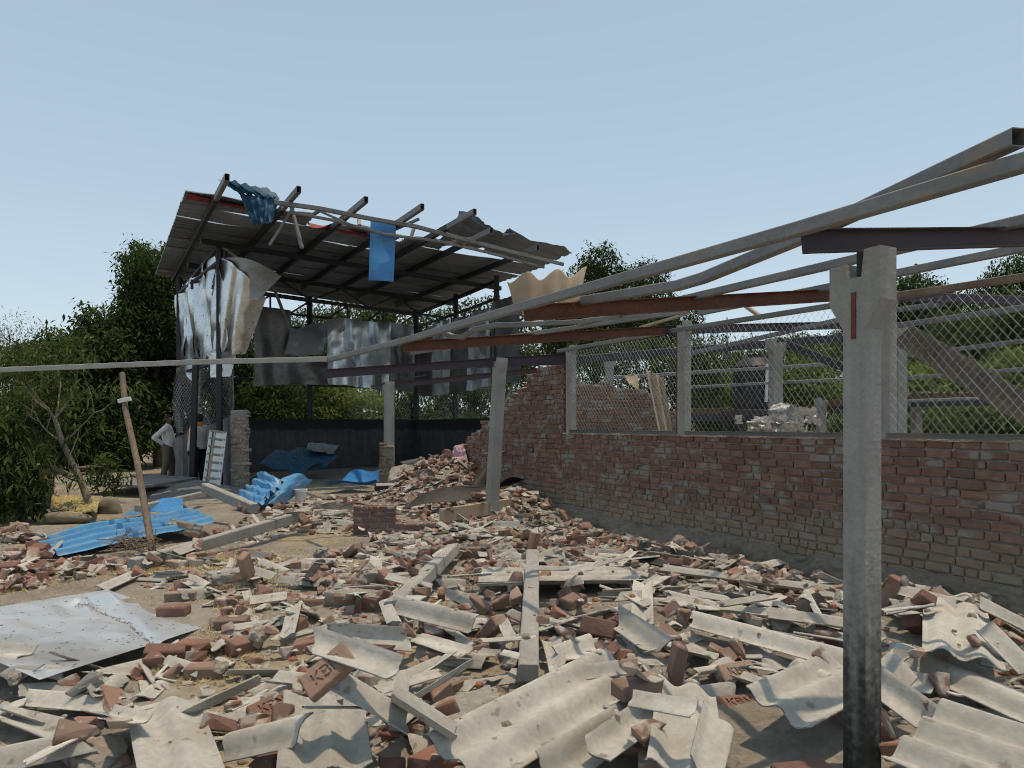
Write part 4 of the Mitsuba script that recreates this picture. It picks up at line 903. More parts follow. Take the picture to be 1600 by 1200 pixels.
# ================================================================ things lying about on the left and at the back
def ribbed(n, h, other=None):
    def fn(A, B):
        x = (B * n) % 1.0
        d = h * np.clip((0.2 - np.abs(x - 0.5)) / 0.07, 0, 1)
        return d + (other(A, B) if other else 0)
    return fn
zb = 0.16
bs = patch(G(92, 868, 0.06), G(336, 816, 0.16), G(296, 797, 0.22), G(42, 844, 0.14), 40, 70, ribbed(4, 0.05, lambda A, B: 0.03 * np.sin(np.pi * A) * B - 0.02 * np.cos(A * 9) * B + 0.03 * (meshkit.fbm(np.stack([A * 7, B * 3, 0 * A], -1), 3, 4) - 0.5)))
loose('blue_roof_sheet', bs, 'm_blue_light', 'sheet', '', True, None, 'ribbed sky blue roof sheet lying flat on the rubble left of the wooden pole', 'roof sheet'); commit(bs)
be = patch(P(190, 806, 10.9), P(287, 806, 10.9), P(285, 780, 11.3), P(232, 787, 11.5), 20, 14, lambda A, B: 0.06 * np.sin(A * 3) + 0.03 * (meshkit.fbm(np.stack([A * 5, B * 5, 0 * A], -1), 3, 4) - 0.5))
loose('blue_roof_sheet', be, 'm_blue', 'sheet', '', True, None, 'deep blue upturned flap standing on the far side of the flat blue sheet', 'roof sheet')
def silver(A, B):
    win = np.clip(7 * A * (1 - A), 0, 1) * np.clip(7 * B * (1 - B), 0, 1)
    d = 0.09 * win * (meshkit.fbm(np.stack([A * 2.6, B * 2.6, 0 * A], -1), 4, 5) - 0.5) + 0.05 * win * (np.abs(meshkit.fbm(np.stack([A * 4, B * 3, 0 * A + 4], -1), 3, 8) - 0.5)) - 0.045 * np.exp(-np.abs((A - 0.62 - 0.10 * np.sin(B * 3)) / 0.022)) * (B < 0.8)
    d += 0.06 * np.exp(-((A - 0.8) / 0.15) ** 2 - ((B - 0.75) / 0.12) ** 2) * np.sin(A * 38) - 0.04 * A
    return d + 0.05 * np.exp(-((B) / 0.05) ** 2) * 0
sv = patch(G(62, 1062, 0.16), G(326, 969, 0.07), G(168, 914, 0.07), G(-150, 972, 0.24), 60, 50, silver, 0.003)
loose('metal_sheet', sv, 'm_silver', 'sheet', '', True, (0.8, 0.5), 'large creased silver metal sheet lying on the ground at the left', 'metal sheet'); commit(sv)
svg = np.asarray(sv.vertices)[:3000].reshape(60, 50, 3); dl = []
rdl = np.random.default_rng(51)
for _ in range(420):
    B_ = rdl.uniform(0, 0.78); A_ = 0.62 + 0.10 * math.sin(B_ * 3) + rdl.normal(0, 0.004)
    c_ = svg[int(A_ * 59), int(B_ * 49)] * 0.5 + svg[min(59, int(A_ * 59) + 1), int(B_ * 49)] * 0.5
    dl.append(xf(rock(rdl.uniform(0.003, 0.007), rdl, 0, 0.6), np.eye(3), c_ + [rdl.normal(0, 0.010), rdl.normal(0, 0.03), 0.002]))
for _ in range(70):
    c_ = svg[int(rdl.integers(4, 56)), int(rdl.integers(3, 46))]; dl.append(xf(rock(rdl.uniform(0.003, 0.009), rdl, 0, 0.4), np.eye(3), c_ + [0, 0, 0.003]))
_k = 'metal_sheet__dirt_crumbs'; put(_k, cat_(dl), 'm_plinth'); labels[_k] = {'kind': 'stuff'}
def crumpled_blue(A, B):
    x = (A * 5) % 1
    return 0.10 * np.clip((0.26 - np.abs(x - 0.5)) / 0.1, 0, 1) * (1 - B * 0.3) + 0.16 * (meshkit.fbm(np.stack([A * 4, B * 4, 0 * A], -1), 3, 14) - 0.5)
cb = cat_([patch(G(366, 793, 0.05), G(402, 800, 0.05), P(446, 752, 13.4), P(408, 738, 13.6), 30, 40, lambda A, B: crumpled_blue(B, A)), patch(P(402, 797, 12.2), P(440, 790, 12.8), P(492, 746, 14.2), P(440, 748, 13.5), 24, 24, lambda A, B: 0.14 * np.sin(A * 4) + 0.12 * (meshkit.fbm(np.stack([A * 4, B * 4, 0 * A], -1), 3, 19) - 0.5))])
loose('blue_roof_sheet', cb, 'm_blue_light', 'sheet', '', True, None, 'crumpled light blue roof sheet heaped before the dark shed opening', 'roof sheet')
bt = patch(P(500, 757, 15.0), P(588, 748, 15.4), P(594, 732, 15.6), P(545, 738, 16.2), 26, 14, lambda A, B: -0.16 * np.sin(np.pi * B) + 0.05 * np.sin(A * 6))
loose('blue_roof_sheet', bt, 'm_blue', 'sheet', '', True, None, 'folded blue and white roof sheet right of the white bucket', 'roof sheet')
for i, (a, b, c, d, m, l) in enumerate((((405, 728, 18), (470, 745, 17), (500, 722, 19), (430, 705, 20.5), 'm_blue_dark', 'dark blue roof sheet lying deep inside the shed'), ((440, 712, 20), (505, 735, 18.5), (530, 716, 20), (465, 700, 22), 'm_blue_dark', 'bent dark blue sheet piled at the middle of the shed interior'), ((478, 705, 20), (520, 712, 20), (530, 698, 21), (482, 694, 21.5), 'm_galv_soot_and_shade', 'grey metal sheet leaning on the pile inside the shed'))):
    loose('interior_sheet', patch(P(*a), P(*b), P(*c), P(*d), 16, 14, crumple(40 + i, 0.12, 2.5)), m, 'sheet', '', True, None, l, 'roof sheet')
bk = thing('bucket', 'small white plastic bucket standing in front of the dark shed opening', 'bucket')
bp = G(470, 783, 0.02); bp[2] = float(hat(bp[0], bp[1])[0])
prof = [(0, 0), (0.085, 0), (0.105, 0.22), (0.112, 0.22), (0.112, 0.19), (0.116, 0.19), (0.116, 0.235), (0.1, 0.235), (0.08, 0.01), (0, 0.01)]
part(bk, 'pail', xf(trimesh.creation.revolve(np.array(prof), sections=28), np.eye(3) * 1.05, bp), 'm_white', 30)
tr = thing('tray', 'shallow black plastic tray with a pale lid lying near the bucket', 'tray')
tp = G(603, 783, 0.0); tp[2] = float(hat(tp[0], tp[1])[0])
part(tr, 'tray_body', xf(cat_([chamfer_box(0.42, 0.3, 0.012), xf(chamfer_box(0.42, 0.012, 0.09), np.eye(3), (0, -0.15, 0.045)), xf(chamfer_box(0.42, 0.012, 0.09), np.eye(3), (0, 0.15, 0.045)), xf(chamfer_box(0.012, 0.3, 0.09), np.eye(3), (0.21, 0, 0.045)), xf(chamfer_box(0.012, 0.3, 0.09), np.eye(3), (-0.21, 0, 0.045))]), rotz(0.2), tp + [0, 0, 0.03]), 'm_black')
part(tr, 'lid', xf(chamfer_box(0.40, 0.28, 0.02), rotz(0.2) @ rotx(0.08), tp + [0.02, 0, 0.13]), 'm_cement')
gt = thing('gate', 'flat grey steel gate lying on the ground before the two men', 'gate')
ga = [G(x, y, 0.22) for x, y in ((134, 757), (226, 762), (308, 749), (222, 744))]
part(gt, 'leaf', patch(ga[0], ga[1], ga[2], ga[3], 4, 4, None, 0.03), 'm_beam')
for a, b in ((0, 1), (1, 2), (2, 3), (3, 0)): part(gt, 'frame', bar(ga[a] + [0, 0, 0.02], ga[b] + [0, 0, 0.02], 0.06, 0.05), 'm_beam')
gp = G(278, 776, 0.0)
gv = np.stack(list(np.meshgrid(np.linspace(-1, 1, 60), np.linspace(-1, 1, 40), indexing='ij')) + [np.zeros((60, 40))], -1)
hgt = np.maximum(0, 1 - np.sqrt(gv[..., 0] ** 2 + gv[..., 1] ** 2)) ** 1.1 * 0.30
gvv = np.stack([gp[0] + gv[..., 0] * 1.15, gp[1] + 0.8 + gv[..., 1] * 1.5, hgt - 0.02 + 0.05 * (meshkit.fbm(gv * 14, 3, 2) - 0.5)], -1)
single('gravel_heap', 'low heap of dark grey gravel before the two men', 'gravel heap', solid_grid(gvv, 0.01), 'm_gravel', False)
jp = thing('lattice_panel', 'pale ribbed panel leaning against the grey side wall', 'panel')
def jpt(u, v): return P(322 + (352 - 322) * v * 1.0 - 0 * u, 757, 15.9) * 0 + (np.array(P(318, 762, 15.6)) * (1 - u) * (1 - v) + np.array(P(341, 764, 15.4)) * u * (1 - v) + np.array(P(352, 676, 16.0)) * u * v + np.array(P(330, 673, 16.2)) * (1 - u) * v)
for u in (0.0, 0.32, 1.0): part(jp, 'stile', bar(jpt(u, 0), jpt(u, 1), 0.07, 0.04, up=(0, -1, 0)), 'm_tan' if u == 0.32 else 'm_white')
for v in np.linspace(0.03, 1, 8):
    part(jp, 'batten', bar(jpt(0, v), jpt(1.06, v), 0.05, 0.05, up=(0, -1, 0.2)), 'm_cement')
    if v < 0.95: part(jp, 'infill', patch(jpt(0.36, v + 0.02), jpt(0.98, v + 0.02), jpt(0.98, v + 0.115), jpt(0.36, v + 0.115), 3, 3, None, 0.02), 'm_white')
# yellow plastic heap
yc = [patch(G(x0, y0, 0.1), G(x1, y1, 0.12), G(x1 + 5, y1 - 22, 0.2), G(x0 + 5, y0 - 24, 0.2), 20, 12, crumple(60 + i, 0.10, 3.5)) for i, (x0, y0, x1, y1) in enumerate(((78, 798, 118, 802), (108, 806, 152, 804)))]
loose('plastic_sack', cat_(yc), 'm_yellow', 'sack', '', True, None, 'crumpled yellow plastic sacking beside the foot of the sapling', 'plastic sack')
for (x, y, w, l) in ((104, 810, 0.22, 'long tan sack lying flat at the foot of the sapling'), (172, 795, 0.22, 'pale upright cloth bundle between the sapling and the blue sheet')):
    c = G(x, y, 0.08); m = rock(w, r4, 2, 0.5 if w > 0.21 and x < 150 else 1.0); loose('sack', xf(m, np.diag([1.6 if x < 150 else 0.9, 1, 1]), c), 'm_sack', 'sack', '', True, None, l, 'sack')
# lying concrete posts
def lying_post(label, p0, p1, w, h=None, lift=0.0, ends=(0, 0), m='m_concrete', name='concrete_post'):
    a, b = G(*p0, ends[0]), G(*p1, ends[1])
    pts = [a + (b - a) * t for t in np.linspace(0, 1, 14)]
    msh = sweep(rect(w, h or w), pts); v = np.array(msh.vertices); v += ((meshkit.fbm(v * 14, 3, 2) - 0.5) * 0.012)[:, None]
    msh = trimesh.Trimesh(v, msh.faces, process=False)
    loose(name, msh, m, 'post', '', False, (0.5, 0.0), label, 'post'); commit(msh)
lying_post('long grey concrete post lying from the foot of the wooden pole toward the shed', (205, 884), (470, 806), 0.11, 0.13, ends=(0.06, 0.22))
lying_post('grey concrete post tilted down to the right in front of the crumpled blue sheet', (320, 762), (398, 795), 0.12, 0.14, ends=(0.5, 0.28))
lying_post('short concrete post behind the flat blue sheet, low and level', (215, 795), (318, 772), 0.10, 0.1, ends=(0.2, 0.2))
lying_post('pale timber plank lying level at the foot of the long brick wall', (688, 806), (835, 783), 0.05, 0.19, ends=(0.22, 0.30), m='m_tan', name='plank')
# black tar sheets by the leaning column
tb = patch(P(632, 796, 11.0), P(770, 770, 11.3), P(822, 752, 12.0), P(690, 772, 12.0), 30, 14, lambda A, B: 0.13 * np.sin(np.pi * B) + 0.03 * np.sin(A * 7))
loose('tar_sheet', tb, 'm_tar', 'sheet', '', True, None, 'long black curved roofing sheet behind the pale plank', 'roofing sheet')
tb2 = patch(P(726, 768, 11.6), P(748, 771, 11.6), P(768, 738, 12.4), P(752, 733, 12.4), 16, 10, lambda A, B: 0.06 * np.sin(np.pi * A))
loose('tar_sheet', tb2, 'm_tar', 'sheet', '', True, None, 'short dark curved sheet leaning left of the slim leaning column', 'roofing sheet')
df = thing('black_frame', 'black bent frame leaning on the end of the brick wall', 'frame')
for a, b in (((800, 782, 11.3), (829, 768, 11.2)), ((829, 768, 11.2), (829, 792, 11.1)), ((800, 790, 11.3), (829, 790, 11.1))): part(df, 'bar', bar(P(*a), P(*b), 0.05, 0.07, up=(0, -1, 0.1)), 'm_black')
slab = patch(P(606, 756, 14.2), P(662, 746, 14.3), P(664, 722, 14.8), P(612, 734, 14.6), 12, 8, crumple(70, 0.05, 4), 0.09)
loose('concrete_slab', slab, 'm_cement', 'slab', '', False, None, 'tilted grey slab at the left foot of the rubble heap', 'slab'); commit(slab)

# ================================================================ second shed seen through the fence
def fpost(label, px, py, d, w, head=0.24, lean=(0, 0)):
    k = thing('far_column', label, 'column'); at = P(px, HY, d); at[2] = 0
    part(k, 'shaft', xf(fork_post(w, w, 0.0, EYE + (HY - py) / F * d, head, 0.16, ax=unit([1, 0.2, 0]), bk=unit([-0.2, 1, 0]), notch=0.06), roty(lean[0]), at), 'm_concrete', 25, (0.5, 0.0))
fpost('whitish forked column right of the near column behind the fence', 1405, 505, 10.7, 0.15, 0.26)
fpost('forked column between the middle fence post and the near column', 1212, 530, 10.7, 0.15, 0.26)
fpost('thin column behind the leftmost fence bay', 952, 560, 15.0, 0.14, 0.2)
fpost('short column far behind between two taller ones', 1283, 622, 17.0, 0.17, 0.26)
fpost('dim short column far behind right of the near column', 1432, 620, 17.0, 0.17, 0.26)
fpost('grey slanting column stump beside the crumpled white plastic', 1222, 632, 10.4, 0.22, 0.22, (0.10, 0))
def farbeam(label, a, b, w, h, m='m_beam', name='far_beam', cat='beam'):
    single(name, label, cat, bar(P(*a), P(*b), w, h), m, False, (0.9, 0.5))
farbeam('black steel channel right of the near column behind the fence', (1372, 462, 8.2), (1700, 474, 9.0), 0.06, 0.11, 'm_rust')
farbeam('black steel channel crossing the middle fence bay', (905, 562, 12.5), (1315, 528, 13.5), 0.07, 0.14, 'm_dark_steel')
farbeam('dark slanting channel falling to the right from the far forked column', (1215, 532, 10.8), (1345, 585, 10.2), 0.07, 0.12, 'm_dark_steel')
farbeam('pale tube behind the fence rising to the right below the wooden rail', (1380, 512, 10.0), (1620, 478, 7.6), 0.06, 0.07)
farbeam('second pale tube behind the fence, lower than the first', (1372, 488, 9.5), (1470, 475, 8.5), 0.05, 0.06)
farbeam('pale level tube far behind the right fence bay, upper of three', (1380, 560, 12.0), (1640, 528, 9.5), 0.06, 0.06)
farbeam('pale level tube far behind the right fence bay, middle of three', (1400, 592, 12.5), (1640, 574, 10.5), 0.06, 0.06)
farbeam('pale tube behind the middle fence bay', (960, 590, 12.5), (1345, 566, 13.0), 0.05, 0.06)
farbeam('lower pale tube behind the middle fence bay', (1060, 606, 13.5), (1330, 592, 12.5), 0.05, 0.05)
farbeam('grey tube crossing the top of the middle fence bay', (1064, 556, 11.5), (1310, 500, 9.0), 0.05, 0.06)
farbeam('pale bar below the far roof pieces', (1380, 628, 16.0), (1640, 618, 14.5), 0.06, 0.06)
farbeam('thin white pipe standing by the black tank', (1197, 628, 14.5), (1199, 568, 14.5), 0.05, 0.05, 'm_white', 'white_pipe', 'pipe')
rs = patch(P(1395, 535, 10.4), P(1640, 690, 8.3), P(1680, 658, 7.9), P(1425, 508, 9.9), 30, 8, lambda A, B: 0.02 * np.sin(B * 25), 0.02)
single('roof_slab', 'broad grey slab sloping down to the right behind the fence', 'slab', rs, 'm_plinth', True)  # darker material paints shade onto the slab
lb = patch(P(1030, 682, 9.6), P(1052, 682, 9.6), P(1036, 590, 9.7), P(1008, 577, 9.8), 10, 20, lambda A, B: 0.03 * np.cos(A * 12), 0.008)
single('leaning_sheet', 'beige roofing sheet standing upright behind the left fence bay', 'roofing sheet', lb, 'm_tan', True)
single('broken_tile', 'tan broken sheet hanging behind the left fence bay', 'roofing sheet', patch(P(980, 600, 11.5), P(996, 612, 11.5), P(996, 587, 11.6), P(974, 590, 11.6), 8, 8, crumple(3, 0.06)), 'm_tan', True)
bl_ = thing('hanging_lamp', 'small dark bell shaped lamp hanging on a wire in the middle fence bay', 'lamp')
lp = P(1136, 560, 9.5)
part(bl_, 'shade', xf(trimesh.creation.revolve(np.array([(0, 0.10), (0.02, 0.10), (0.03, 0.05), (0.06, 0.0), (0.05, 0.0), (0.0, 0.04)]), sections=18), np.eye(3), lp), 'm_black', 30)
part(bl_, 'wire', bar(lp + [0, 0, 0.1], lp + [0, 0, 0.55], 0.012, 0.012, up=(0, 1, 0)), 'm_black')
wt_ = thing('water_tank', 'black plastic water tank far behind the middle fence bay', 'water tank')
wp = P(1180, 640, 15.0)
part(wt_, 'tank', xf(trimesh.creation.revolve(np.array([(0, 0), (0.42, 0), (0.45, 0.1), (0.44, 0.3), (0.46, 0.32), (0.44, 0.6), (0.46, 0.62), (0.43, 0.9), (0.3, 1.05), (0.16, 1.1), (0.16, 1.16), (0, 1.17)]), sections=32), np.eye(3), wp), 'm_black', 30)
part(wt_, 'platform', xf(chamfer_box(1.1, 1.1, 0.08, 0.01), np.eye(3), [wp[0], wp[1], wp[2] - 0.05]), 'm_dark_steel')
for a_ in (-0.48, 0.48):
    for b_ in (-0.48, 0.48): part(wt_, 'leg', bar(wp + [a_, b_, -wp[2]], wp + [a_, b_, -0.09], 0.1, 0.1, up=(0, 1, 0)), 'm_dark_steel')
for i, (x0, x1, y, d) in enumerate(((1060, 1200, 642, 17.5), (1215, 1290, 640, 17.2), (1300, 1420, 628, 16.6), (1425, 1620, 618, 16.0))):
    w_ = (x1 - x0) / F * d
    fr_ = fragment(w_, 1.3, 1.0 * i, np.random.default_rng(90 + i), 0.8, ns=max(20, int(w_ / 0.03)))
    c = P((x0 + x1) / 2, y, d)
    single('roofing_remnant', f'{("leftmost", "second", "third", "rightmost")[i]} grey corrugated roof remnant on low posts behind the fence', 'roofing sheet', xf(fr_, rotz(math.pi / 2 + 0.05) @ roty(0.10), c + [0, 0.5, 0.0]), 'm_plinth', True, (0.1, 0))
    farbeam(f'dark beam under the {("leftmost", "second", "third", "rightmost")[i]} far roof remnant', (x0, y + 12, d), (x1, y + 10, d), 0.1, 0.16, 'm_dark_steel')
# crumpled white plastic on the wall top
r5 = np.random.default_rng(77)
pw = wall_pt(on_wall(1185), 0.32, TOP + 0.05)
cr = [xf(patch((-.12, 0, 0), (.12, 0, 0), (.1, 0.02, .1), (-.1, .02, .1), 8, 8, crumple(200 + i, 0.08, 3)), rotz(r5.uniform(0, 6)) @ rotx(r5.uniform(-1.2, 1.2)), pw + U * r5.normal(0, 0.22) + [0, 0, abs(r5.normal(0, 0.06))] + V * r5.normal(0, 0.05)) for i in range(26)]
single('plastic_scraps', 'crumpled whitish plastic scraps heaped behind the rail of the middle fence bay', 'plastic', cat_(cr), 'm_scrap', True)
ledge = np.array([wall_pt(on_wall(1185) , 0.06, TOP)])
bxs = fragment(0.75, 0.9, 0.7, np.random.default_rng(4), 0.6, bend=0.0)
tp_ = P(850, 446, 5.15)
single('tan_roof_sheet', 'tan corrugated roofing sheet caught upright on the long tube at the picture middle', 'roofing sheet', cat_([patch(P(812, 470, 5.05), P(885, 476, 5.0), P(918, 452, 5.25), P(790, 440, 5.1), 46, 14, lambda A, B: 0.035 * np.cos(A * 2 * np.pi * 3.3 + 0.4), 0.008), ]) if False else patch(P(806, 478, 5.08), P(905, 470, 5.2), P(915, 418, 5.3), P(794, 428, 5.05), 48, 16, lambda A, B: (0.045 * np.cos(A * 2 * np.pi * 2.6 + 2.6))[..., None] * np.array([0.15, -0.75, 0.62]) + (-0.12 * (B - 0.5) ** 2)[..., None] * np.array([0, 0, 1.0]), 0.009), 'm_tan', True)

# ================================================================ loose rubble
r6 = np.random.default_rng(33)
BL, BW_, BH = 0.225, 0.108, 0.072
def letters_brick(text='KBN', r=r6):
    b = chamfer_box(BL, BW_, BH, 0.006, 0.002, r)
    mb = Manifold(m3.Mesh(vert_properties=np.asarray(b.vertices, np.float32), tri_verts=np.asarray(b.faces, np.uint32)))
    t = meshkit.text_mesh(text, 0.050, 0.03, True); t.apply_translation([-t.bounds.mean(0)[0], -t.bounds.mean(0)[1], BH / 2 - 0.007])
    for g in t.split(only_watertight=False):
        tm = Manifold(m3.Mesh(vert_properties=np.asarray(g.vertices, np.float32), tri_verts=np.asarray(g.faces, np.uint32)))
        if tm.status() == m3.Error.NoError: mb = mb - tm
    o = mb.to_mesh(); return trimesh.Trimesh(o.vert_properties[:, :3], o.tri_verts, process=False)
PX = lambda c: (CX + c[0] / c[1] * F, HY - (c[2] - EYE) / c[1] * F)
TONE = lambda u: 'dark red' if u < 0.3 else ('brown pink' if u > 0.85 else 'orange red')
def rand_brick(x, y, label=None, group=True, kind=None, tone=None, mort=None, calm=False):
    k = kind or ('half' if r6.random() < 0.5 else 'whole')
    m = chamfer_box(BL, BW_, BH, 0.007, 0.0035, r6) if k == 'whole' else broken_brick(r6.uniform(0.1, 0.19), BW_, BH, r6)
    u, v = tone if tone is not None else r6.random(), mort if mort is not None else r6.random() ** 2
    tl = (0, 0)
    q = r6.random() * (1.0 if not calm else 0.45) + (0.24 if calm else 0)
    if q < 0.13: tl = (math.pi / 2, 0)
    elif q < 0.15: tl = (0, math.pi / 2 * 0.9)
    elif q < 0.55: tl = (r6.normal(0, 0.35), r6.normal(0, 0.35))
    out = drop(m, x, y, r6.uniform(0, 6.28), tl, 80)
    st = 'standing on end' if abs(tl[1]) > 1 else ('lying on its edge' if abs(tl[0]) > 1 else ('tilted' if max(map(abs, tl)) > 0.3 else 'lying flat'))
    loose('brick', out, 'm_brick', 'brick', (('broken' if k == 'half' else 'whole'), TONE(u) + (' mortar crusted' if v > 0.55 else ''), st), False, (u, v), label, 'brick', 'loose bricks in the rubble' if not label else None)
def rand_frag(x, y, big=1.0, label=None):
    q = r6.random()
    if q < 0.60: w, L = r6.uniform(0.045, 0.125), r6.uniform(0.2, 0.8) * big
    elif q < 0.92: w, L = r6.uniform(0.07, 0.16), r6.uniform(0.08, 0.25) * big
    else: w, L = r6.uniform(0.18, 0.30), r6.uniform(0.25, 0.5) * big
    m = fragment(w, L, r6.uniform(-1.5, 1.5) + (0 if r6.random() < 0.7 else 2.5) - math.pi * w / PITCH, r6, 1.1)
    out = drop(m, x, y, r6.uniform(0, 6.28), (r6.normal(0, 0.25) + (math.pi if r6.random() < 0.25 else 0), r6.normal(0, 0.10)), 74)
    u = r6.random()
    sz = 'small' if w * L < 0.03 else ('long narrow' if L > 3 * w else 'broad')
    loose('roofing_fragment', out, 'm_asbestos', 'fragment', (sz, 'pale' if u > 0.5 else 'grey', ''), True, (u, r6.random()), label, 'roofing fragment', 'broken roofing fragments in the rubble')
def rand_lump(x, y, s):
    m = rock(s, r6, 2, r6.uniform(0.5, 0.9)); m.vertices += (meshkit.fbm(np.asarray(m.vertices) * 28, 3, int(r6.integers(99))) - 0.5)[:, None] * np.asarray(m.vertices) * 1.1
    out = drop(m, x, y, r6.uniform(0, 6.28), (r6.normal(0, 0.3), r6.normal(0, 0.3)), 80)
    loose('mortar_lump', out, 'm_cement', 'lump', ('small' if s < 0.07 else 'big', 'grey', ''), False, None, None, 'mortar lump', 'mortar lumps in the rubble')
def inside(poly): return Polygon([tuple(G(*q)[:2]) for q in poly])
from shapely.geometry import Point
ZONE = inside([(300, 1215), (360, 1080), (440, 960), (470, 900), (540, 850), (640, 830), (760, 800), (850, 812), (1000, 850), (1180, 890), (1330, 935), (1640, 1010), (1700, 1215)])
LEFT = inside([(-20, 1215), (-20, 905), (60, 880), (250, 880), (420, 850), (470, 900), (420, 980), (330, 1215)])
HEAP = inside([(-40, 905), (-30, 850), (30, 822), (70, 840), (190, 905), (100, 925)])
FOOT = Polygon([tuple(wall_pt(t, w)[:2]) for t, w in ((T_END - 0.3, -0.22), (T_END - 0.3, -0.8), (-1.6, -0.8), (-1.6, -0.22))])
FAR = inside([(330, 830), (480, 778), (600, 782), (720, 782), (840, 800), (860, 830), (640, 850), (500, 860), (380, 880)])
SKIP = [Polygon([tuple(G(*q)[:2]) for q in pl]) for pl in ([(55, 1085), (200, 1050), (350, 975), (320, 950), (168, 900), (-150, 955), (-200, 1030)], [(92, 870), (340, 812), (285, 775), (40, 842)])]
BARE = [(G(1190, 1150)[:2], 0.36), (G(480, 850)[:2], 0.8), (G(1170, 1180)[:2], 0.3)]
def sample(poly, n, bias=0.0):
    x0, y0, x1, y1 = poly.bounds; out = []
    for _ in range(200 * n + 1000):
        if len(out) >= n: break
        x, y = r6.uniform(x0, x1), r6.uniform(max(y0, 2.7), y1)
        if bias and r6.random() > (3.2 / y) ** bias: continue
        if not poly.contains(Point(x, y)): continue
        if any(np.hypot(x - c[0], y - c[1]) < rr for c, rr in BARE): continue
        if np.hypot(x - at1[0], y - at1[1]) < 0.16 or any(pg.contains(Point(x, y)) for pg in SKIP): continue
        if (x - WP[0]) * V[0] + (y - WP[1]) * V[1] > -0.2: continue
        out.append((x, y))
    return out
MOUND = [(r6.normal(-1.2, 0.75), r6.normal(13.3, 0.8)) for _ in range(110)]
# ---- underlayer
for x, y in sample(ZONE, 95, 0.6): rand_brick(x, y)
for x, y in sample(ZONE, 60, 0.7): rand_lump(x, y, r6.uniform(0.04, 0.10))
for x, y in sample(FAR, 42): rand_brick(x, y)
for i, (x, y) in enumerate(MOUND):
    (rand_brick if i % 3 else rand_frag)(x, y)
for x, y in sample(HEAP, 30): rand_brick(x, y)
for x, y in sample(ZONE, 120, 0.7): rand_frag(x, y)
for x, y in sample(FAR, 26): rand_frag(x, y)

# ---- masonry chunks
def chunk(label, px, n, yaw, cement=0.5, tilt=(0, 0), big=1.0, lay=None):
    """bricks still held together by their mortar"""
    t = thing('masonry_chunk', label, 'masonry chunk'); ms, k = [], []
    rows = lay or [(0, 0, 0), (1, 0, 0), (0, 0, 1), (1, 0, 1)]
    for (a, b, c) in rows[:n]:
        m = chamfer_box(BL * r6.uniform(0.75, 1), BW_, BH, 0.008, 0.005, r6)
        ms.append(xf(m, np.eye(3), [a * (BL + 0.012) + (c % 2) * 0.11, b * (BW_ + 0.012), c * (BH + 0.012)])); k.append('m_brick')
    bx = np.vstack([m.vertices for m in ms]); lo, hi = bx.min(0), bx.max(0); c0 = (lo + hi) / 2
    g = rock(1.0, r6, 3, 1.0); gv = np.clip(g.vertices * 1.5, -1, 1) * (hi - lo) * np.array([0.46, 0.44, 0.45]) + c0 + [0, 0, 0.012 * cement * 2]
    gv += (meshkit.fbm(gv * 22, 4, 4) - 0.5)[:, None] * 0.075 * (gv - c0) / 0.15
    ms.append(trimesh.Trimesh(gv, g.faces, process=False)); k.append('m_cement')
    all_ = cat_(ms); all_ = trimesh.Trimesh((all_.vertices - c0) * big, all_.faces, process=False)
    c = G(*px, 0.1); c = G(*px, float(hat(c[0], c[1])[0]) + 0.06)
    out = drop(all_, c[0], c[1], yaw, tilt, 82); nv_ = 0
    for m, mat in zip(ms, k):
        v = out.vertices[nv_:nv_ + len(m.vertices)]; nv_ += len(m.vertices)
        part(t, 'brick' if mat == 'm_brick' else 'mortar', trimesh.Trimesh(v, m.faces, process=False), mat, False if mat == 'm_brick' else 40, (0.35 + 0.5 * r6.random(), 0.6))
    pieces.append((t, 'chunk', out.vertices.mean(0), '', label))
chunk('big chunk of two bricks under a thick mortar cap near the bottom middle', (725, 1108), 3, 0.75, 1.0, (0.15, -0.1), 1.05, [(0, 0, 0), (1, 0, 0), (0, 1, 0)])
chunk('grey mortar topped brick chunk on the dry grass right of the lying post', (368, 905), 6, 0.35, 1.0, (0, 0), 1.0, [(0, 0, 0), (1, 0, 0), (0, 1, 0), (1, 1, 0), (0, 0, 1), (0, 1, 1)])
chunk('rough brick and mortar chunk near the bottom left corner', (155, 1175), 2, 0.9, 0.8, (0.3, 0), 0.95, [(0, 0, 0), (0, 1, 0)])
chunk('reddish joined bricks tipped over in the rubble before the low stub wall', (585, 905), 3, 1.2, 0.4, (0.3, 0.2), 1.0)
chunk('long joined bricks lying edge on behind the lettered brick', (560, 930), 4, -0.3, 0.4, (0.4, 0), 1.0, [(0, 0, 0), (1, 0, 0), (0, 0, 1), (1, 0, 1)])
chunk('mortar crusted chunk by the foot of the slim leaning column', (800, 770), 7, 0.2, 0.7, (0, 0), 1.15, [(0, 0, 0), (1, 0, 0), (0, 1, 0), (1, 1, 0), (0, 0, 1), (1, 0, 1), (0, 0, 2)])
chunk('brick chunk standing on top of another by the end of the wall', (805, 745), 4, 0.1, 0.7, (0, 0), 1.15)
chunk('brick chunk at the top of the rubble heap behind the tilted slab', (635, 722), 3, 0.5, 0.6, (0.2, 0.2), 1.3)
chunk('dull brick chunk in the middle distance left of the stub wall', (520, 795), 4, 0.1, 0.5, (0, 0), 1.2)
chunk('dark brick chunk right of the blue sheet by the long lying post', (290, 838), 3, 0.1, 0.6, (0, 0), 1.0)
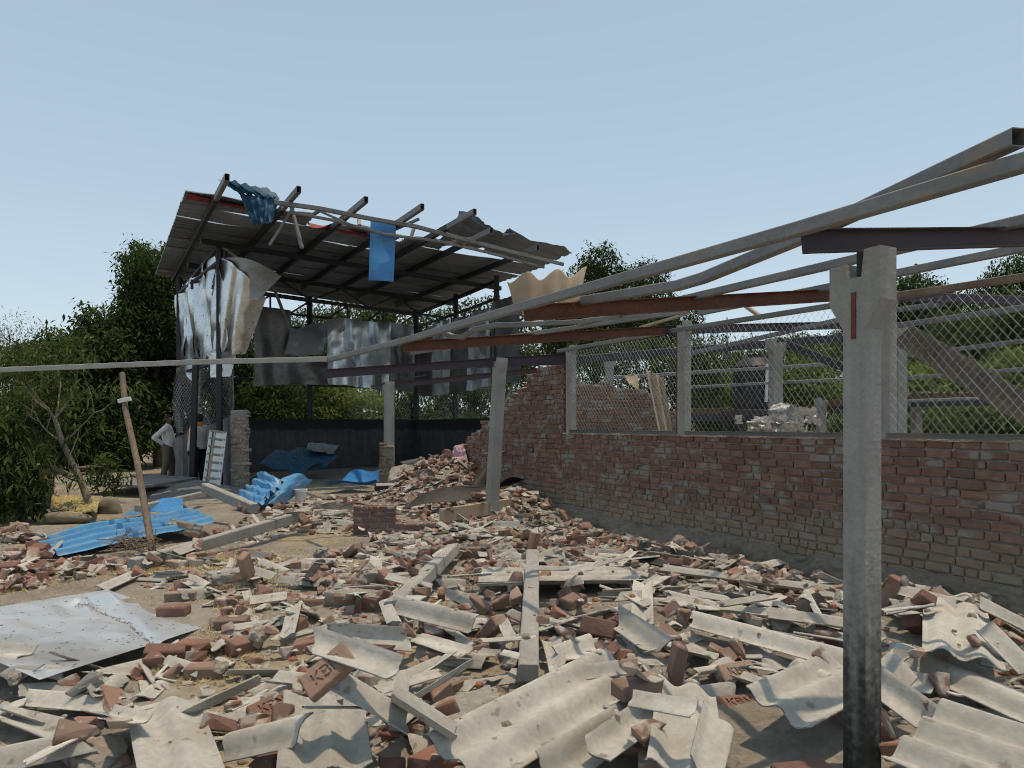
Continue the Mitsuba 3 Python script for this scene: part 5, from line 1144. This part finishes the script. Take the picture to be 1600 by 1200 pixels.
# the low stub of wall
sb_ = thing('stub_wall', 'low freestanding stub of brick wall four courses high in the middle of the rubble', 'wall stub')
so = G(551, 836, 0.0); so[2] = float(hat(so[0], so[1])[0]) - 0.06
sr = np.random.default_rng(3)
for c in range(6):
    s_ = 0.0; last = 0.56 if c > 2 else 1.02
    if c % 2: s_ = -0.0
    first = True
    while s_ < last - 0.05:
        L = (0.11 if (c % 2 and first) else BL); first = False
        L = min(L, last - s_)
        m = chamfer_box(L - 0.012, 0.22, 0.066, 0.007, 0.003, sr)
        part(sb_, 'brick', xf(m, rotz(0.06), so + rotz(0.06) @ np.array([s_ + L / 2, 0.11 + sr.normal(0, 0.004), 0.036 + c * 0.077])), 'm_brick', False, (0.05 + 0.2 * sr.random(), 0.12))
        s_ += L
mm = xf(cat_([xf(chamfer_box(0.54, 0.2, 0.46, 0.01, 0.003, sr), np.eye(3), (0.28, 0.115, 0.22)), xf(chamfer_box(0.5, 0.2, 0.22, 0.01, 0.003, sr), np.eye(3), (0.77, 0.115, 0.11))]), rotz(0.06), so)
part(sb_, 'mortar', mm, 'm_cement'); commit(mm); pieces.append((sb_, 'stub', mm.vertices.mean(0), '', labels[sb_]['label']))

# ---- heroes: roofing sheets by the two ends of their axis in the photograph
def sheet(label, p0, p1, w, ph=0.0, tilt=(0, 0), lift=0.0, rag=0.8, tone=None, q=80, over=0, dirt=None):
    if w < 0.25: w *= 0.78
    lift += 0.02 + 0.05 * r6.random(); tilt = (tilt[0], tilt[1] + r6.normal(0, 0.035))
    sd = (tone if tone is not None else r6.random(), r6.random())
    rr = np.random.default_rng(int(r6.integers(1e6)))
    st = rr.bit_generator.state
    def make(L):
        rr.bit_generator.state = st
        return fragment(w, L, ph, rr, rag if w < 0.2 else rag * 0.5)
    out = hero_place(make, p0, p1, q, lift, tilt)
    return loose('roofing_sheet' if w > 0.25 else 'roofing_strip', out, 'm_asbestos', 'sheet', '', True, sd, label, 'roofing sheet' if w > 0.25 else 'roofing strip')
pi = math.pi
sheet('wide corrugated sheet with four ridges lying level in the middle distance below the wall', (752, 900), (985, 897), 0.62, 0.5, lift=0.03)
sheet('long pale strip pointing at the foot of the wall plinth', (1032, 890), (1265, 918), 0.2, 1.0)
sheet('pale flat strip right of the upright lying post', (942, 917), (1072, 920), 0.09, 0)
sheet('long strip ending behind the near column, above the darker gap', (1035, 938), (1200, 958), 0.16, 0.5)
sheet('stepped pale strip just left of the near column', (1200, 955), (1352, 978), 0.17, 2.2)
sheet('short pale strip laid across the gap left of the near column', (1128, 972), (1205, 948), 0.11, 1.5)
sheet('longest pale strip sloping down to the near column', (1083, 968), (1325, 1022), 0.2, 2.6, (0.25, 0), 0.04)
sheet('curved ridge piece left of the standing brick', (1005, 915), (1003, 975), 0.17, 0.0, lift=0.08)
sheet('bluish bent piece leaning below the curved ridge piece', (965, 965), (1030, 1005), 0.2, 0.8, (0.5, 0), 0.03)
sheet('shaded ridge piece below the standing brick', (1040, 1012), (1115, 1024), 0.17, 0.2)
sheet('tilted strip beneath the longest pale strip', (1090, 1020), (1160, 995), 0.14, 2.0, (-0.4, 0))
sheet('flat strip lying from the left edge of the rubble toward the lettered bricks', (437, 1000), (528, 978), 0.13, 0.8)
sheet('rounded ridge cap in the middle left of the rubble', (528, 975), (584, 999), 0.17, 0.0, lift=0.04)
sheet('bent narrow ridge piece left of the rounded ridge cap', (448, 992), (462, 948), 0.13, 0.0)
sheet('pale curved scrap below the first lettered brick', (390, 938), (448, 930), 0.15, 2.5)
sheet('long slanted strip resting on bricks in the middle of the rubble', (612, 966), (737, 1000), 0.15, 2.0, (0.3, 0), 0.05)
sheet('strip above the slanted one, half hidden by bricks', (650, 995), (730, 1018), 0.13, 0.0, (0.2, 0))
sheet('narrow strip on edge rising to the right left of the masonry chunk', (543, 1090), (612, 1000), 0.10, 1.5, (0.9, 0), 0.03)
sheet('upper of the three parallel strips left of the masonry chunk', (570, 1112), (706, 1018), 0.10, 1.0, (0.2, 0), 0.06)
sheet('middle of the three parallel strips left of the masonry chunk', (592, 1116), (688, 1052), 0.07, 1.0, (0.3, 0), 0.04)
sheet('lower of the three parallel strips left of the masonry chunk', (596, 1125), (735, 1030), 0.12, 1.0, (-0.2, 0), 0.05)
sheet('grey strip on edge across the middle of the rubble', (510, 1005), (640, 1018), 0.16, 0.9, (0.9, 0), 0.02)
sheet('pale ragged strip below the second lettered brick', (425, 1062), (515, 1070), 0.16, 1.6)
sheet('pale ragged strip ending at the narrow edge strip', (440, 1085), (560, 1068), 0.13, 0.4)
sheet('upright corrugated sheet at the bottom left of the middle', (508, 1205), (500, 1083), 0.36, 0.5, lift=0.05)
sheet('flat strip laid across the top of the upright corrugated sheet', (476, 1103), (562, 1108), 0.08, 0.5, lift=0.10)
sheet('pale bent strip crossing the upright corrugated sheet', (514, 1120), (642, 1150), 0.20, 2.4, (0.3, 0), 0.08)
sheet('long strip crossing the upright sheet lower down', (490, 1138), (618, 1172), 0.15, 0.6, (0.3, 0), 0.10)
sheet('rounded sheet running off the bottom edge in the middle', (612, 1158), (715, 1205), 0.24, 0.8, (0, 0), 0.05)
sheet('pale strip lying left of the upright corrugated sheet', (345, 1172), (478, 1132), 0.16, 2.8)
sheet('rounded pale sheet at the bottom edge left of the upright sheet', (330, 1192), (445, 1182), 0.22, 2.9)
sheet('standing two ridged sheet at the bottom left', (287, 1215), (252, 1098), 0.30, 2.2, lift=0.05)
sheet('ridge strip at the left edge near the bottom', (-15, 1106), (112, 1158), 0.17, 0.0, lift=0.03)
sheet('long level strip below the silver sheet', (40, 1090), (180, 1102), 0.14, 2.6)
sheet('pale strip just below the corner of the silver sheet', (28, 1064), (148, 1071), 0.12, 2.8)
sheet('short broken strip right of the long level strip', (162, 1112), (226, 1130), 0.15, 0.5, (0.2, 0))
sheet('shaded flat strip at the bottom left edge', (-10, 1188), (122, 1168), 0.19, 3.0)
sheet('thin pale strip by the corner brick below the silver sheet', (145, 1086), (182, 1066), 0.11, 2.0, (0.2, 0))
sheet('pale bent scrap on the dry grass above the silver sheet', (160, 918), (212, 897), 0.22, 1.2)
sheet('curled scrap on the dry grass by the mortar topped chunk', (296, 905), (320, 918), 0.19, 2.2)
sheet('big shaded sheet of two ridges in the bottom middle', (712, 1192), (982, 1040), 0.37, 0.3, (0.10, 0), 0.06, 0.5)
sheet('ridged sheet below the big shaded one', (850, 1205), (990, 1105), 0.22, 0.4, (0.1, 0), 0.04)
sheet('narrow ridged sheet right of it at the bottom edge', (930, 1208), (1020, 1120), 0.18, 0.2, lift=0.04)
sheet('broad pale sheet fanning out at the bottom right of the middle', (1073, 1205), (1072, 1072), 0.30, 2.0, (0.1, 0), 0.07)
sheet('flat strip on edge crossing the foot of the broad pale sheet', (985, 1160), (1085, 1195), 0.10, 0.5, (0.6, 0), 0.10)
sheet('arched tile shaped piece by the bare ground', (1106, 1185), (1112, 1130), 0.17, 0.1, lift=0.04)
sheet('sheet of two ridges leaning on a brick left of the near column', (1212, 1112), (1338, 1040), 0.33, 0.6, (0.22, 0), 0.10, 0.5)
sheet('small pale ridge piece below the big shaded sheet end', (988, 1040), (1012, 1062), 0.16, 0.0, lift=0.03)
sheet('pale pointed piece under the upright lying post', (862, 1000), (872, 1048), 0.14, 2.0, (0.3, 0), 0.06)
sheet('rounded shaded piece right of the upright lying post', (880, 1018), (935, 995), 0.2, 0.2, lift=0.02)
sheet('three ridged large sheet in the bottom right corner', (1428, 1138), (1620, 1215), 0.52, 0.2, (0.18, 0), 0.10, 0.5, 0.2)
sheet('long strip running to the right edge above the corner sheet', (1402, 1025), (1625, 1118), 0.22, 2.4, (0.2, 0), 0.08, 0.5)
sheet('two ridged sheet pointing at the wall right of the near column', (1505, 1030), (1490, 928), 0.36, 2.6, lift=0.10, rag=0.4)
sheet('lit ridge piece right of the near column, farther one', (1381, 938), (1447, 927), 0.15, 0.2, lift=0.04)
sheet('lit ridge piece right of the near column, nearer one', (1382, 957), (1464, 943), 0.17, 0.0, lift=0.04)
sheet('strip sloping off the right edge, upper one', (1526, 948), (1620, 985), 0.2, 2.0, (0.2, 0), 0.05)
sheet('strip sloping off the right edge, lower one', (1531, 980), (1620, 1045), 0.2, 2.3, (0.2, 0), 0.03)
sheet('grey strip right behind the near column', (1370, 1040), (1462, 1060), 0.18, 0.9, (0.5, 0), 0.03)
sheet('half shaded strip right of the near column lower down', (1370, 1062), (1460, 1082), 0.16, 0.2, (0.2, 0), 0.02)
sheet('slanting strip behind the foot of the near column', (1375, 1088), (1425, 1120), 0.14, 2.0, (0.5, 0), 0.02)
sheet('curved piece in front of the near column left side', (1150, 1020), (1200, 1060), 0.17, 0.3)
# concrete posts lying in the rubble
def rubble_post(label, p0, p1, w, lift, z0=None):
    def make(L):
        pts = np.column_stack([np.linspace(-L/2, L/2, 16), np.zeros(16), np.zeros(16)])
        m = sweep(rect(w, w * 0.85), pts); v = np.array(m.vertices); v += ((meshkit.fbm(v * 16, 3, 2) - 0.5) * 0.012)[:, None]
        return trimesh.Trimesh(v, m.faces, process=False)
    out = hero_place(make, p0, p1, 90, lift, follow=0.9)
    loose('concrete_post', out, 'm_concrete', 'post', '', False, (0.9, 0.0), label, 'post')
rubble_post('slim pale concrete post lying away from the viewer in the middle of the rubble', (826, 1046), (832, 878), 0.105, 0.06)
rubble_post('pale concrete post lying diagonally with its broken end toward the viewer', (615, 952), (708, 858), 0.12, 0.05)
# lettered bricks
def lbrick(label, px, yaw, tilt, tone, text='KBN'):
    for d_ in np.arange(2.6, 14, 0.02):            # the first surface seen at that pixel
        c = P(*px, d_)
        if c[2] <= hat(c[0], c[1])[0] + 0.02: break
    out = drop(letters_brick(text), c[0], c[1], yaw, tilt, 70, sink=0.0, follow=0.4)
    loose('lettered_brick', out, 'm_brick', 'brick', '', False, (tone, 0.45), label, 'brick')
def hbrick(label, px, yaw, kind='whole', tilt=(0, 0), tone=0.5, mort=0.1):
    m = chamfer_box(BL, BW_, BH, 0.007, 0.003, r6) if kind == 'whole' else broken_brick(0.16, BW_, BH, r6)
    c = G(*px, 0.1); c = G(*px, float(hat(c[0], c[1])[0]) + 0.05)
    out = drop(m, c[0], c[1], yaw, tilt, 84)
    loose('brick', out, 'm_brick', 'brick', '', False, (tone, mort), label, 'brick')
hbrick('brick standing on end on a ridge piece', (1058, 990), 0.1, 'whole', (0, pi / 2), 0.2)
hbrick('lone brick on the dry grass right of the silver sheet tip', (322, 1043), 0.05, tone=0.45)
hbrick('brick beside the lower right edge of the silver sheet', (258, 1020), 0.3, tone=0.3)
hbrick('whole brick next to the silver sheet edge, second from its tip', (305, 1007), -0.1, tone=0.6)
hbrick('flat brick behind the tip of the silver sheet', (272, 950), -0.1, tone=0.4)
hbrick('brick lying on the dry grass above the silver sheet tip', (283, 928), 0.2, tone=0.3)
hbrick('broken orange brick left of the near column foot', (1262, 1165), 0.3, 'half', (0.2, 0.2), 0.7)
hbrick('broken orange brick right of the near column foot', (1412, 1190), 0.6, 'half', (0.3, 0.2), 0.72)
hbrick('brick under the leaning two ridged sheet', (1255, 1122), 0.1, 'whole', (0, 0), 0.3)
hbrick('brick at the left of the long dry grass patch', (362, 972), 0.1, tone=0.3)
hbrick('dark brick below the previous dry grass brick', (375, 1008), 0.7, 'half', (0.3, 0), 0.1)
hbrick('broken brick right of the standing two ridged sheet at the bottom left', (345, 1150), 0.2, 'half', tone=0.35, mort=0.5)
hbrick('broken brick at the very bottom left of the picture', (120, 1190), 0.3, 'half', tone=0.3, mort=0.6)
hbrick('brick near the end of the big shaded sheet', (995, 1082), 0.5, 'whole', (0.3, 0), 0.25)
hbrick('brick left of the lying slim post under grey stones', (880, 955), 0.3, 'half', (0.3, 0.3), 0.8)
hbrick('dark brick beside the curved ridge piece', (935, 985), -0.6, 'whole', (0.5, 0.2), 0.1)
sheet('white strip lying level on top of the rubble heap', (683, 742), (783, 752), 0.16, 1.0, lift=0.25)
c_ = P(717, 706, 13.9)
loose('cloth', patch(c_ + [-0.18, 0, -0.2], c_ + [0.2, -0.1, -0.2], c_ + [0.1, 0.1, 0.14], c_ + [-0.08, 0.1, 0.1], 14, 14, crumple(91, 0.12, 3)), 'm_pink', 'cloth', '', True, None, 'crumpled pale pink cloth on top of the rubble heap', 'cloth')
def tar(label, p0, p1, w, tilt):
    sd0 = int(r6.integers(1e6))
    out = hero_place(lambda L: fragment(w, L, 0.5, np.random.default_rng(sd0), 0.9, th=0.005), p0, p1, 80, 0.02, tilt)
    loose('tar_sheet', out, 'm_tar', 'sheet', '', True, None, label, 'roofing sheet')
tar('black strip leaning at the foot of the long wall', (998, 852), (1082, 872), 0.16, (0.3, 0))
tar('second black strip just below the first one near the wall', (985, 872), (1040, 885), 0.14, (0.2, 0))
tar('charred dark piece among the pale strips left of the near column', (1118, 940), (1160, 946), 0.16, (0.5, 0))
tar('charred dark tilted tile beside the near column', (1252, 958), (1292, 938), 0.2, (0.3, 0))
tar('black crumpled scrap by the joined bricks', (488, 915), (512, 880), 0.2, (0.4, 0))
tw = []
tc = G(216, 852, 0.1)
for _ in range(110):
    c_ = tc + r6.normal(0, 1, 3) * [0.14, 0.10, 0.05]; d_ = unit(r6.normal(0, 1, 3) * [1, 0.8, 0.35]) * r6.uniform(0.06, 0.17)
    c_[2] = max(c_[2], 0.06 + abs(d_[2])); tw.append(tube([c_ - d_, c_ + r6.normal(0, 0.02, 3), c_ + d_], [0.005, 0.004, 0.002], 4))
single('twig_bundle', 'tangle of dry brown twigs beside the foot of the wooden pole', 'twigs', cat_(tw), 'm_wood', True)
# ---- overlayer
for x, y in sample(ZONE, 24, 0.3): rand_frag(x, y, 0.7)
for x, y in sample(FOOT, 14): rand_brick(x, y, calm=True)
for x, y in sample(FOOT, 26): rand_frag(x, y, 0.8)
for x, y in sample(FOOT, 18): rand_lump(x, y, r6.uniform(0.04, 0.1))
for x, y in sample(ZONE, 30, 0.0):
    if y > 4.4: rand_brick(x, y, calm=True)
for x, y in sample(ZONE, 16, 0.1):
    if y > 4.2: rand_lump(x, y, r6.uniform(0.03, 0.06))
for x, y in sample(LEFT, 26): rand_brick(x, y)
for x, y in sample(LEFT, 34): rand_frag(x, y, 0.7)
for x, y in sample(LEFT, 12): rand_lump(x, y, r6.uniform(0.03, 0.07))
for x, y in sample(HEAP, 12): rand_frag(x, y, 0.9)

lbrick('brick stamped with three letters on its top face left of the joined bricks', (466, 930), 0.65, (0.35, 0), 0.62)
lbrick('brick stamped with three letters tilted toward the viewer in the middle of the rubble', (514, 1028), 0.5, (0.55, 0), 0.55)
lbrick('brick stamped with three letters standing at the bottom left beside stones', (424, 1096), 0.8, (0.15, 0), 0.5)
lbrick('bright orange brick stamped with three letters on the bare ground left of the near column', (1155, 1090), 0.12, (0.25, 0), 0.55)
lbrick('brown brick stamped with three letters behind the bright orange one', (1150, 1046), 0.4, (0.4, 0), 0.9)
# ---- labels of the scattered pieces: look, then the nearest landmark
MARK = [('the near forked column', (1350, 1180)), ('the foot of the wooden pole', (238, 866)), ('the stub wall', (590, 836)), ('the slim leaning column', (762, 756)), ('the silver sheet', (160, 990)), ('the flat blue sheet', (190, 825)),
        ('the short column on its pier', (608, 755)), ('the white bucket', (470, 783)), ('the pale plank', (760, 795))]
marks = [(n, G(*p)) for n, p in MARK] + [('the ' + lab, c) for k, kind, c, f, lab in pieces if lab and kind in ('sheet', 'post', 'chunk') and len(lab.split()) <= 8]
NEAREST = {}
def describe(kind, c, facts, noun):
    d = sorted((np.hypot(c[0] - m[0], (c[1] - m[1])), n, m) for n, m in marks)[0]
    _, n, m = d
    dx, dy = c[0] - m[0], c[1] - m[1]
    rel = ('right of' if dx > 0 else 'left of') if abs(dx) > abs(dy) * 0.8 else ('behind' if dy > 0 else 'in front of')
    w = ' '.join(x for x in facts[:2] if x)
    return f'{w} {noun} {facts[2] + " " if facts[2] else ""}{rel} {n}'.replace('  ', ' ')
groups_ = {}
for k, kind, c, facts, lab in pieces:
    if lab is None:
        noun = {'brick': 'brick', 'fragment': 'roofing fragment', 'lump': 'mortar lump'}[kind]
        groups_.setdefault(describe(kind, c, facts, noun), []).append((c, k))
ORD = ['nearest'] + [w + ' nearest' for w in 'second third fourth fifth sixth seventh eighth ninth tenth eleventh twelfth thirteenth fourteenth fifteenth sixteenth seventeenth eighteenth nineteenth twentieth'.split()]
for lab, ks in groups_.items():
    ks.sort(key=lambda q: q[0][1])
    for i, (c, k) in enumerate(ks):
        l = lab if len(ks) == 1 else f'{ORD[min(i, len(ORD) - 1)]} {lab}'
        ws = l.split()
        labels[k]['label'] = ' '.join(ws[:16])

# ---- crumbs, grit and straw: nobody could count them
def scatter_mesh(pts, make, key, m, kind='stuff', label=None):
    vs, fs, us, n = [], [], [], 0
    for p in pts:
        q = make()
        v = q.vertices + p; vs.append(v); fs.append(q.faces + n); us.append(uvseed(q, r6.random(), r6.random())); n += len(v)
    scene[key] = mikit.ply(trimesh.Trimesh(np.vstack(vs), np.vstack(fs), process=False), m, smooth=False, uv=np.vstack(us)); labels[key] = {'kind': kind, 'label': label, 'category': 'rubble'}
proto = [rock(1.0, r6, 0, r6.uniform(0.4, 0.9)) for _ in range(30)]
flat = [chamfer_box(1.0, r6.uniform(0.4, 0.9), 0.16, 0.05, 0.12, r6) for _ in range(20)]
def crumb_pts(n, polys, w, sink=0.3):
    out = []
    for p, f in zip(polys, w): out += sample(p, int(n * f), 0.9)
    return out
cp = crumb_pts(9000, (ZONE, LEFT, FAR, HEAP, FOOT), (0.60, 0.14, 0.14, 0.05, 0.07)) + [(r6.normal(-1.2, 0.9), r6.normal(13.3, 0.9)) for _ in range(1200)]
vs, fs, us, n0 = [], [], [], 0
for (x, y) in cp:
    s = 0.006 + 0.030 * r6.random() ** 3
    q = proto[int(r6.integers(30))] if r6.random() < 0.7 else flat[int(r6.integers(20))]
    if len(q.faces) > 30: s *= 1.5
    v = q.vertices @ rotz(r6.uniform(0, 6.28)).T @ rotx(r6.normal(0, 0.3)).T * s
    z = float(hat(x, y)[0])
    if z > terrain(x, y) + 0.035 and r6.random() < 0.93: continue
    v = v + [x, y, z + s * 0.15]; vs.append(v); fs.append(q.faces + n0); us.append(uvseed(q, r6.random(), r6.random())); n0 += len(v)
scene['rubble_crumbs'] = mikit.ply(trimesh.Trimesh(np.vstack(vs), np.vstack(fs), process=False), 'm_crumb', smooth=False, uv=np.vstack(us))
labels['rubble_crumbs'] = {'kind': 'stuff', 'label': 'small crumbs of brick and mortar strewn between the pieces', 'category': 'rubble'}
small = [broken_brick(r6.uniform(0.05, 0.13), r6.uniform(0.05, BW_), r6.uniform(0.04, BH), r6) for _ in range(40)]
vs, fs, us, n0 = [], [], [], 0
for (x, y) in crumb_pts(950, (ZONE, LEFT, FAR, HEAP, FOOT), (0.56, 0.08, 0.25, 0.06, 0.05)) + [(r6.normal(-1.2, 0.85), r6.normal(13.3, 0.9)) for _ in range(200)]:
    if hat(x, y)[0] > terrain(x, y) + (0.07 if y > 4.6 else 0.03) and r6.random() < (0.75 if y > 4.6 else 0.97): continue
    q = small[int(r6.integers(40))]; v = q.vertices @ rotx(r6.normal(0, 0.5)).T @ roty(r6.normal(0, 0.5)).T @ rotz(r6.uniform(0, 6.28)).T
    h = hat(v[:, 0] + x, v[:, 1] + y); v = v + [x, y, np.percentile(h - v[:, 2], 75)]
    vs.append(v); fs.append(q.faces + n0); us.append(uvseed(q, r6.random(), 0.35 + 0.65 * r6.random())); n0 += len(v)
scene['brick_rubble'] = mikit.ply(trimesh.Trimesh(np.vstack(vs), np.vstack(fs), process=False), 'm_brick', smooth=False, uv=np.vstack(us))
labels['brick_rubble'] = {'kind': 'stuff', 'label': 'small broken bits of brick filling the gaps of the rubble', 'category': 'rubble'}
strips = [fragment(r6.uniform(0.035, 0.10), r6.uniform(0.12, 0.45), r6.uniform(-1, 1), r6, 1.0, nl=4) for _ in range(40)]
vs, fs, us, n0 = [], [], [], 0
for (x, y) in crumb_pts(520, (ZONE, LEFT, FAR), (0.62, 0.10, 0.28)):
    if hat(x, y)[0] > terrain(x, y) + (0.10 if y > 4.6 else 0.03) and r6.random() < (0.7 if y > 4.6 else 0.97): continue
    q = strips[int(r6.integers(40))]; v = q.vertices @ rotx(r6.normal(0, 0.3)).T @ roty(r6.normal(0, 0.12)).T @ rotz(r6.uniform(0, 6.28)).T
    h = hat(v[:, 0] + x, v[:, 1] + y); v = v + [x, y, np.percentile(h - v[:, 2], 75)]
    vs.append(v); fs.append(q.faces + n0); us.append(uvseed(q, r6.random(), r6.random())); n0 += len(v)
scene['roofing_splinters'] = mikit.ply(trimesh.Trimesh(np.vstack(vs), np.vstack(fs), process=False), 'm_asbestos', smooth=False, uv=np.vstack(us))
labels['roofing_splinters'] = {'kind': 'stuff', 'label': 'narrow splinters of broken roofing lying between the bricks', 'category': 'rubble'}
chipm = [fragment(0.5, 1.0, r6.uniform(-1, 1) - 1.0, r6, 0.9, th=0.05, ns=3, nl=3) for _ in range(24)]
vs, fs, us, n0 = [], [], [], 0
for (x, y) in crumb_pts(1500, (ZONE, LEFT, FAR, HEAP), (0.54, 0.12, 0.24, 0.06)) + [(r6.normal(-1.2, 0.8), r6.normal(13.3, 0.9)) for _ in range(320)]:
    q = chipm[int(r6.integers(24))]; s = 0.04 + 0.13 * r6.random() ** 2
    v = q.vertices * [s, s * r6.uniform(0.6, 1.5), 0.14]; v = v @ rotx(r6.normal(0, 0.25)).T @ roty(r6.normal(0, 0.25)).T @ rotz(r6.uniform(0, 6.28)).T
    if hat(x, y)[0] > terrain(x, y) + (0.05 if y > 4.6 else 0.02) and r6.random() < (0.8 if y > 4.6 else 0.97): continue
    h = hat(v[:, 0] + x, v[:, 1] + y); v = v + [x, y, np.percentile(h - v[:, 2], 70)]
    vs.append(v); fs.append(q.faces + n0); us.append(uvseed(q, r6.random(), r6.random())); n0 += len(v)
scene['roofing_chips'] = mikit.ply(trimesh.Trimesh(np.vstack(vs), np.vstack(fs), process=False), 'm_asbestos', smooth=False, uv=np.vstack(us))
labels['roofing_chips'] = {'kind': 'stuff', 'label': 'small pale chips of broken roofing strewn over the rubble', 'category': 'rubble'}
sp = sample(LEFT, 5200) + [(x, y) for x, y in zip(r6.normal(-2.6, 1.2, 2500), r6.normal(7.4, 1.2, 2500))]
sx = np.array(sp); sx = sx[meshkit.fbm(np.column_stack([sx * 1.6, np.zeros(len(sx))]), 3, 9) > 0.43]
nS = len(sx); b = np.column_stack([sx, terrain(sx[:, 0], sx[:, 1])])
reps = 4; b = np.repeat(b, reps, 0) + np.column_stack([r6.normal(0, 0.03, (nS * reps, 2)), np.zeros(nS * reps)])
az = r6.uniform(0, 6.28, len(b)); ln = r6.uniform(0.02, 0.07, len(b)); el = r6.uniform(0.1, 0.9, len(b))
tip = b + np.column_stack([np.cos(az) * np.cos(el) * ln, np.sin(az) * np.cos(el) * ln, np.sin(el) * ln])
sd_ = np.column_stack([-np.sin(az), np.cos(az), 0 * az]) * 0.0022
v = np.stack([b - sd_, b + sd_, tip], 1).reshape(-1, 3)
scene['dry_grass'] = mikit.ply(trimesh.Trimesh(v, np.arange(len(v)).reshape(-1, 3), process=False), 'm_straw', smooth=False, uv=np.repeat(np.column_stack([r6.random(len(b)), r6.random(len(b))]), 3, 0))
labels['dry_grass'] = {'kind': 'stuff', 'label': 'short dry straw grass on the bare soil at the left', 'category': 'grass'}
